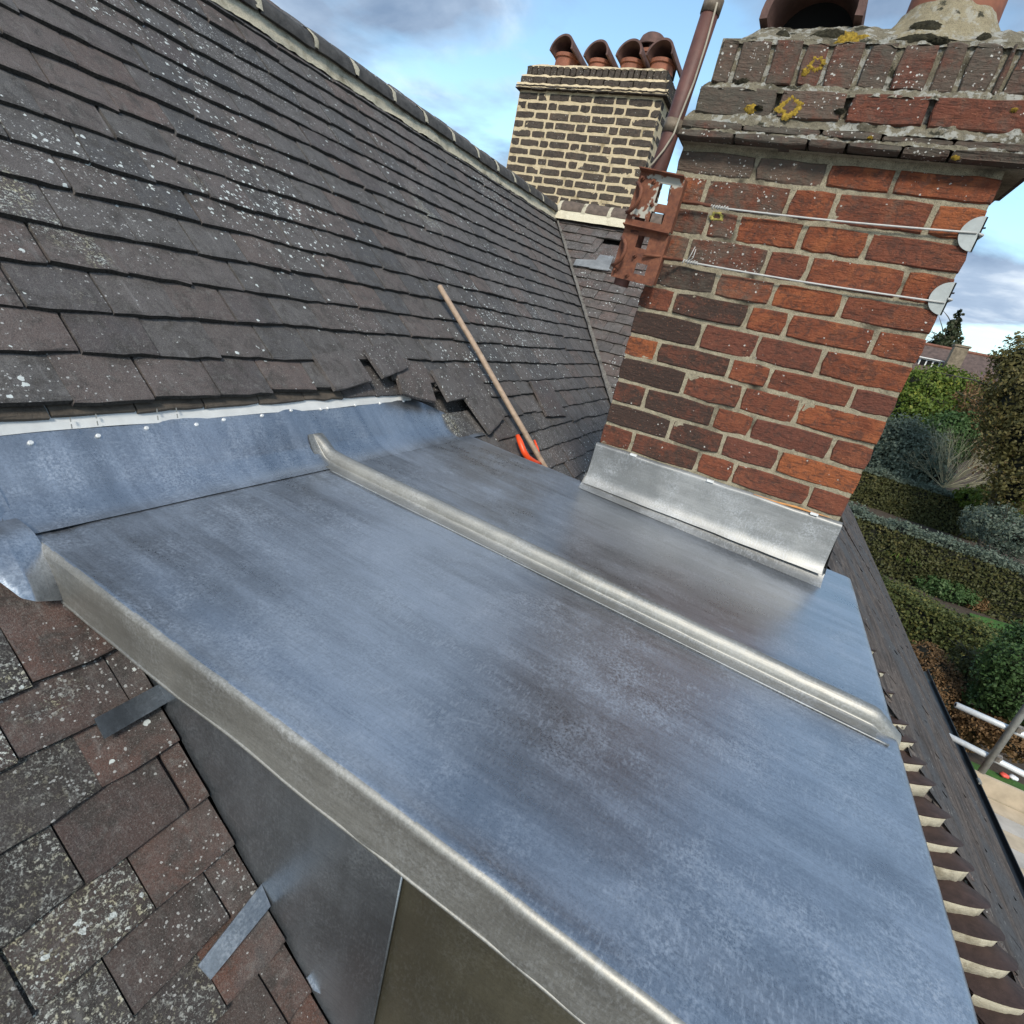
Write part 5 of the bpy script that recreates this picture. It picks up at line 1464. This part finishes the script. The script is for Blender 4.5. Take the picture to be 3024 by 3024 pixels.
LEAF = {
    'hedge': leaf_material('hedge_leaf', (0.054, 0.062, 0.022), (0.089, 0.089, 0.031), (0.142, 0.121, 0.041)),
    'hedge_g': leaf_material('hedge_leaf_green', (0.054, 0.076, 0.024), (0.111, 0.124, 0.038), (0.203, 0.176, 0.047)),
    'olive': leaf_material('olive_leaf', (0.084, 0.078, 0.027), (0.149, 0.128, 0.043), (0.203, 0.155, 0.061)),
    'conifer': leaf_material('conifer_leaf', (0.030, 0.046, 0.022), (0.061, 0.070, 0.030), (0.095, 0.074, 0.041)),
    'lime': leaf_material('lime_leaf', (0.061, 0.101, 0.016), (0.128, 0.182, 0.027), (0.257, 0.257, 0.041)),
    'grey': leaf_material('grey_leaf', (0.081, 0.105, 0.074), (0.135, 0.165, 0.121), (0.203, 0.230, 0.176)),
    'green': leaf_material('green_leaf', (0.035, 0.074, 0.022), (0.074, 0.132, 0.041), (0.135, 0.189, 0.081)),
    'brown': leaf_material('brown_leaf', (0.128, 0.076, 0.035), (0.223, 0.128, 0.057), (0.284, 0.176, 0.088)),
    'yellow': leaf_material('yellow_leaf', (0.203, 0.162, 0.027), (0.378, 0.270, 0.041), (0.513, 0.392, 0.068)),
    'cream': leaf_material('variegated_leaf', (0.162, 0.203, 0.081), (0.338, 0.378, 0.189), (0.567, 0.594, 0.378)),
    'blade': leaf_material('blade_leaf', (0.081, 0.162, 0.020), (0.162, 0.270, 0.041), (0.243, 0.351, 0.081)),
}
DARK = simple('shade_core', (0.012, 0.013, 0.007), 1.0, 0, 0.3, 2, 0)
def trunk_mesh(base, top, r0, r1, limbs, seed, mat, parent, name='trunk'):
    r = random.Random(seed); m = MB(); b, t = Vector(base), Vector(top)
    m.tube([b, b.lerp(t, .35) + Vector((r.uniform(-.1, .1), r.uniform(-.1, .1), 0)), b.lerp(t, .7), t], [r0, r0 * .8, r0 * .5, r1], 8)
    for i in range(limbs):
        f = r.uniform(.3, .95); P = b.lerp(t, f); L = (t - b).length * r.uniform(.22, .42)
        d = Vector((r.gauss(0, 1), r.gauss(0, 1), r.uniform(.2, .9))).normalized()
        m.tube([P, P + d * L * .5 + Vector((0, 0, .05 * L)), P + d * L], [r0 * .4 * (1 - f * .6), r0 * .25, .006], 5)
    return m.build(name, mat, parent, True)
def shrub(name, label, cat, base, blobs, n, leaf, mat, core=0.62, group=None, trunk=True, limbs=8, trunk_r=0.06):
    t = thing(name, label, cat, base, group)
    C, N, S = blob_leaves(blobs, n, leaf)
    C[:, 2] = np.maximum(C[:, 2], base[2] + 0.03)
    leaf_object('crown', C, N, S, LEAF[mat], t)
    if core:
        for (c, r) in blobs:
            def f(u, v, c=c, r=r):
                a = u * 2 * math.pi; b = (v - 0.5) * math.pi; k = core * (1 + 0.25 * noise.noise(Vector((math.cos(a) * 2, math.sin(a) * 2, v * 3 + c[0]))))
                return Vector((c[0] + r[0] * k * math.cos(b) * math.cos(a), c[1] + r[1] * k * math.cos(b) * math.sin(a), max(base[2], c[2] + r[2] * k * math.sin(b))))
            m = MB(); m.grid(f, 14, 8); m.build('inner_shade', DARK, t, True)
    if trunk:
        top = max(blobs, key=lambda b: b[0][2] + b[1][2]); trunk_mesh(base, (top[0][0], top[0][1], top[0][2] + top[1][2] * .6), trunk_r, .012, limbs, int(base[0] * 100) % 977, M['bark'], t)
    return t
def hedge(label, A, B_, width, height, n, leaf, mat, z=GROUND, ragged=0.08, top_mat=None):
    """clipped hedge between two ground points"""
    A, B_ = Vector((*A, z)), Vector((*B_, z)); t = thing('hedge', label, 'hedge', tuple(A), 'clipped garden hedges')
    d = (B_ - A); L = d.length; d.normalize(); s = Vector((d.y, -d.x, 0))
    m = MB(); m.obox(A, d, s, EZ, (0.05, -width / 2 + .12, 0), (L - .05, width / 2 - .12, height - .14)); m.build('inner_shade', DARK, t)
    u = rng.random(n) * L; area = np.array([height, height, width * 1.3]); pk = rng.choice(3, n, p=area / area.sum())
    a = rng.random(n); sd_ = np.where(pk == 0, -width / 2, np.where(pk == 1, width / 2, (a - 0.5) * width)); hh = np.where(pk == 2, height, a * height)
    wob = np.array([noise.noise(Vector((x_ * 0.9, h_ * 1.1, p_ * 5.0))) for x_, h_, p_ in zip(u, hh, pk)]) * ragged * 1.4 + rng.normal(size=n) * ragged * 0.55
    nx = np.where(pk == 0, -1, np.where(pk == 1, 1, 0)); nz = np.where(pk == 2, 1, 0)
    sd_ = sd_ + nx * wob; hh = hh + nz * wob
    P = np.array(A)[None] + u[:, None] * np.array(d)[None] + sd_[:, None] * np.array(s)[None] + hh[:, None] * np.array((0, 0, 1.0))[None]
    N = nx[:, None] * np.array(s)[None] + nz[:, None] * np.array((0, 0, 1.0))[None] + rng.normal(size=(n, 3)) * 0.55
    S = leaf * (0.6 + 0.8 * rng.random(n))
    if top_mat:
        k = (hh > height - 0.12)
        leaf_object('clipped_top', P[k], N[k], S[k], LEAF[top_mat], t); P, N, S = P[~k], N[~k], S[~k]
    leaf_object('foliage', P, N, S, LEAF[mat], t); return t
hedge('farthest tall dark clipped hedge below the bare fan shaped shrub', (4.0, 48.6), (16.2, 46.6), 1.8, 2.75, 26000, 0.085, 'hedge', ragged=0.17, top_mat='grey')
hedge('middle clipped hedge with a grey green top between two other hedges', (3.0, 32.6), (17.5, 29.6), 1.5, 2.45, 30000, 0.070, 'hedge', ragged=0.16, top_mat='grey')
hedge('nearest low hedge with yellowing leaves above the brown rounded bush', (4.6, 25.2), (9.8, 21.6), 1.3, 1.6, 18000, 0.055, 'hedge_g', ragged=0.20)
def polar(az, el, dist):
    a, e = math.radians(az), math.radians(el); return Vector((math.sin(a) * dist, math.cos(a) * dist, math.tan(e) * dist))
def pxd(px, py, dist):
    r = ray(px, py); h = math.hypot(r.x, r.y); return r * (dist / h)
def bl_(px, py, dist, rx, rz, ry=None): p = pxd(px, py, dist); return (tuple(p), (rx, ry or rx, rz))
# trees and shrubs
def g_of(p): return (p[0], p[1], terrain(p[0], p[1]))
c = pxd(2775, 1050, 92)
shrub('conifer_tree', 'tall dark conifer rising beside the edge of the red chimney', 'tree', g_of(c), [(tuple(c + Vector((0, 0, k * 1.25 - 3))), (3.4 - k * 0.48, 3.4 - k * 0.48, 1.25)) for k in range(7)], 9000, 0.22, 'conifer', 0.45, trunk_r=0.25)
b_ = [bl_(2715, 1150, 60, 2.6, 1.7), bl_(2780, 1145, 61, 2.4, 1.7), bl_(2840, 1160, 62, 2.2, 1.6), bl_(2740, 1215, 59, 3.0, 2.2), bl_(2690, 1220, 58, 2.2, 1.9), bl_(2830, 1225, 60, 2.6, 2.0)]
shrub('evergreen_tree', 'broad yellow green evergreen below the distant house window', 'tree', g_of(b_[3][0]), b_, 26000, 0.13, 'lime', 0.66, trunk_r=0.2)
b_ = [bl_(2800, 1275, 55, 1.9, 1.5), bl_(2850, 1265, 55.5, 1.6, 1.3), bl_(2790, 1310, 55, 2.0, 1.4)]
shrub('leafy_shrub', 'mid green leafy shrub between the yellow evergreen and the bare shrub', 'shrub', g_of(b_[0][0]), b_, 11000, 0.12, 'green', 0.6)
b_ = [bl_(2665, 1300, 53, 2.3, 1.9), bl_(2620, 1350, 52.5, 1.8, 1.9), bl_(2700, 1345, 52, 2.3, 2.0), bl_(2650, 1400, 51.5, 2.2, 1.6), bl_(2735, 1395, 51, 1.6, 1.4)]
shrub('grey_shrub', 'large grey green shrub against the edge of the red chimney', 'shrub', g_of(b_[2][0]), b_, 20000, 0.11, 'grey', 0.6)
b_ = [bl_(2985, 1110, 46, 1.5, 1.6), bl_(3020, 1060, 46, 1.5, 1.5), bl_(3000, 1200, 45, 1.9, 2.2), bl_(3040, 1150, 45, 2.0, 2.6), bl_(2990, 1290, 44.5, 1.7, 2.0), bl_(3050, 1280, 44, 2.0, 2.3), bl_(3010, 1380, 44, 1.6, 1.6), bl_(2990, 1450, 43.5, 1.4, 1.3), bl_(3050, 1440, 43, 1.6, 1.6)]
shrub('olive_tree', 'olive brown leafy tree at the right border above the hedges', 'tree', g_of(pxd(3090, 1300, 45)), b_, 15000, 0.11, 'olive', 0.42, limbs=5, trunk_r=0.2)
b_ = [bl_(2920, 1200, 57, 2.4, 2.4), bl_(2900, 1290, 56, 2.2, 2.0), bl_(2950, 1340, 55, 1.6, 1.8)]
tt_ = shrub('twiggy_tree', 'brownish twiggy tree between the evergreen and the olive tree', 'tree', g_of(b_[0][0]), b_, 7000, 0.10, 'brown', 0.35, limbs=40, trunk_r=0.16)
# bare fan-shaped shrub
bs0 = pxd(2785, 1440, 50.0)
bare = thing('bare_shrub', 'leafless pale shrub fanning out its twigs behind the farthest hedge', 'shrub', tuple(bs0))
m = MB(); rr = random.Random(3)
def twig(P, d, L, r, lev):
    Q = P + d * L; mid = P.lerp(Q, .5) + Vector((rr.gauss(0, .02), rr.gauss(0, .02), rr.gauss(0, .02))) * L
    m.tube([P, mid, Q], [r, r * .8, r * .55], 4, False)
    if lev == 0: return
    for i in range(rr.choice((2, 3, 3))):
        nd = (d + Vector((rr.gauss(0, .30), rr.gauss(0, .30), rr.gauss(0.04, .25)))).normalized()
        twig(P.lerp(Q, rr.uniform(.55, 1)), nd, L * rr.uniform(.55, .85), r * .55, lev - 1)
for i in range(26):
    a = rr.uniform(-1.25, 1.35)
    twig(bs0, Vector((math.sin(a), rr.gauss(0, .35), math.cos(a) + .15)).normalized(), rr.uniform(1.5, 2.4), 0.034, 3)
m.build('twigs', M['twig'], bare)
# foreground shrubs under the eaves
b_ = [bl_(2752, 2000, 19.0, .62, .62), bl_(2778, 2065, 18.6, .62, .66), bl_(2735, 1945, 19.4, .50, .45)]
shrub('brown_bush', 'rounded russet brown clipped bush close beside the eaves', 'bush', g_of(b_[1][0]), b_, 15000, 0.035, 'brown', 0.8)
b_ = [bl_(3020, 1975, 18.5, .85, .8), bl_(2965, 2020, 18.4, .65, .6), bl_(3030, 2060, 18.2, .8, .7), bl_(2920, 2075, 18.4, .5, .5), bl_(3050, 1920, 19, .7, .7)]
shrub('leafy_shrub', 'dense dark green shrub behind the scaffold guard rails', 'shrub', g_of(b_[0][0]), b_, 20000, 0.045, 'green', 0.7)
b_ = [bl_(2840, 2020, 19.5, .6, .6), bl_(2870, 1960, 20.0, .6, .5), bl_(2820, 2120, 18.5, .5, .5)]
shrub('twiggy_shrub', 'thin brown twiggy shrub between the russet bush and the green shrub', 'shrub', g_of(b_[0][0]), b_, 5000, 0.04, 'hedge', 0.45, limbs=60, trunk_r=.03)
b_ = [bl_(2900, 2150, 17.9, .6, .4), bl_(2990, 2180, 17.8, .7, .4), bl_(2850, 2160, 18.0, .45, .4)]
shrub('ground_cover', 'dead brown undergrowth below the lower guard rail', 'undergrowth', g_of(b_[0][0]), b_, 9000, 0.04, 'brown', 0.6, trunk=False)
# border plants between middle and near hedge
def tuft(base, n, L):
    t = thing('strap_leaf_plant', 'bright green clump of arching strap leaves before the middle hedge', 'plant', tuple(base)); m = MB(); r = random.Random(5)
    for i in range(n):
        a = r.uniform(0, 6.28); o = Vector((math.cos(a), math.sin(a), 0)); l = L * r.uniform(.6, 1.1); s = Vector((-o.y, o.x, 0)) * 0.022
        pts = [base + o * (l * f * .62) + EZ * (l * (f * 1.05 - .75 * f * f)) for f in (0, .3, .6, .85, 1)]
        vs = [];
        for k, p in enumerate(pts): w_ = (1 - k / 4.4); vs += [p - s * w_, p + s * w_]
        m.add(vs, [(2 * k, 2 * k + 1, 2 * k + 3, 2 * k + 2) for k in range(4)])
    m.build('leaves', LEAF['blade'], t)
tuft(onZ(2640, 1690, GROUND) + EZ * 0.35, 260, 2.5)
def g0(px, py, z=GROUND): return onZ(px, py, z)
for nm, lb, px, py, rx, rz, n, lf, mt in (
        ('border_shrub', 'low dark border shrub in the bed before the middle hedge', 2790, 1760, 1.5, .55, 9000, .06, 'green'),
        ('yellow_shrub', 'small golden yellow shrub in the far flower bed', 2908, 1790, .55, .55, 3500, .05, 'yellow'),
        ('variegated_shrub', 'small cream variegated shrub beside the golden one', 2955, 1808, .50, .55, 3500, .05, 'cream'),
        ('border_shrub', 'dull brown border shrub left of the golden shrub', 2868, 1795, .60, .40, 3000, .05, 'brown')):
    p = g0(px, py); shrub(nm, lb, 'shrub', (p.x, p.y, GROUND), [((p.x, p.y, GROUND + rz * .8), (rx, rx * .8, rz))], n, lf, mt, 0.6, trunk=True, limbs=5, trunk_r=.02)
b_ = [bl_(2950, 1560, 37, 1.5, 1.1), bl_(3010, 1590, 36, 1.4, 1.1), bl_(2900, 1540, 38.5, 1.0, .8)]
shrub('grey_shrub', 'loose grey green shrub with bare stems between the far and middle hedges', 'shrub', g_of(b_[0][0]), b_, 7000, .07, 'grey', 0.35, limbs=40, trunk_r=.04)
b_ = [bl_(2890, 1475, 48, 1.3, .8), bl_(2960, 1490, 46.5, 1.3, .9)]
shrub('lime_shrub', 'yellow green shrub at the right end of the farthest hedge', 'shrub', g_of(b_[0][0]), b_, 7000, .09, 'lime', 0.6)
# bits of litter on the lawn
for px, py, col, lb in ((2966, 2289, (0.75, 0.10, 0.07), 'small red toy lying on the lawn below the scaffold'), (2993, 2296, (0.75, 0.77, 0.80), 'small white bag lying on the lawn below the scaffold')):
    P = g0(px, py, GROUND + 0.18); m = MB()
    def bf(u, v, P=P):
        a = u * 6.2832; b = (v - .5) * 3.1416; k = 0.085 * (1 + .35 * noise.noise(Vector((math.cos(a) * 2, math.sin(a) * 2, v * 4 + P.x))))
        return P + Vector((k * math.cos(b) * math.cos(a) * 1.3, k * math.cos(b) * math.sin(a), k * .6 * math.sin(b)))
    m.grid(bf, 14, 8); tag(m.build('litter', simple('litter', col, .5, 0, .1, 10, 0), None, True), lb, 'litter')
# distant houses
def dist_house(label, px, py, dist, W, D, H, win=True):
    P = pxd(px, py, dist); t = thing('distant_house', label, 'house', (P.x, P.y, P.z - H))
    x0, x1_, y0, y1_, zr = P.x - W / 2, P.x + W / 2, P.y, P.y + D, P.z
    ze = zr - H * 0.5
    MB().box((x0 + .3, y0 - D * .32, ze - H), (x1_ - .3, y0 + D * .32, ze)).build('wall', M['farbrick'], t)
    r = MB().add([(x0, y0 - D / 2, ze), (x1_, y0 - D / 2, ze), (x1_ - 1.5, y0, zr), (x0 + 1.5, y0, zr), (x1_, y0 + D / 2, ze), (x0, y0 + D / 2, ze)], [(0, 1, 2, 3), (1, 4, 2), (4, 5, 3, 2), (5, 0, 3)])
    ro = r.build('roof', M['farroof'], t)
    MB().tube([(x0 + 1.5, y0, zr + .05), (x1_ - 1.5, y0, zr + .05)], .16, 8).build('ridge', M['farridge'], ro)
    return t
h1 = dist_house('distant tiled house with a white dormer window seen past the chimney', 2850, 1040, 78, 21, 9, 6.0)
def ph(px, py, d): return pxd(px, py, d)
wc = ph(2741, 1079, 74.0); wx, wz = 0.95, 0.62
win = MB().box((wc.x - wx, wc.y, wc.z - wz), (wc.x + wx, wc.y + 1.6, wc.z + wz)); wo = win.build('window', M['white'], h1)
for k in range(3):
    xa = wc.x - wx + 0.12 + k * 0.60; MB().box((xa, wc.y - .04, wc.z - wz + .14), (xa + .46, wc.y - .01, wc.z + wz - .14)).build('pane', M['soot_and_shade'], wo)  # flat near-black panes stand in for dark glass
MB().box((wc.x - wx - .25, wc.y - .3, wc.z + wz), (wc.x + wx + .25, wc.y + 1.8, wc.z + wz + .10)).build('window_roof', M['white'], wo)
sc_ = ph(2820, 1070, 73.0)
MB().box((sc_.x - .62, sc_.y, sc_.z - 3.4), (sc_.x + .62, sc_.y + 1, sc_.z + 1.75)).box((sc_.x - .72, sc_.y - .1, sc_.z + 1.55), (sc_.x + .72, sc_.y + 1.1, sc_.z + 1.72)).build('chimney', M['farbrick'], h1)
h2 = dist_house('second distant house with a reddish roof nearer the right border', 2985, 1068, 96, 22, 10, 6.0)
s2 = ph(2918, 1105, 80.0); MB().box((s2.x - .5, s2.y, s2.z - 3), (s2.x + .5, s2.y + .8, s2.z + .9)).box((s2.x - .6, s2.y - .1, s2.z + .8), (s2.x + .6, s2.y + .9, s2.z + 1.0)).build('chimney', M['farbrick'], h2)
# bare winter trees behind the roofs
for k, (px, py, d) in enumerate(((2835, 1015, 105), (2895, 1040, 108))):
    b0 = pxd(px, py, d); base = Vector((b0.x, b0.y, b0.z - 8)); t = thing('winter_tree', ('bare winter tree showing above the far stack of the distant house', 'smaller bare winter tree above the distant ridge')[k], 'tree', tuple(base)); m = MB()
    twig(base, EZ.copy(), 6.0, .16, 0)
    for i in range(16):
        a = rr.uniform(-1.2, 1.2); twig(base + EZ * rr.uniform(4, 6.5), Vector((math.sin(a), rr.gauss(0, .5), math.cos(a))).normalized(), rr.uniform(.9, 1.5), .05, 3)
    m.build('branches', M['bark'], t)
print('objects', len(bpy.data.objects))
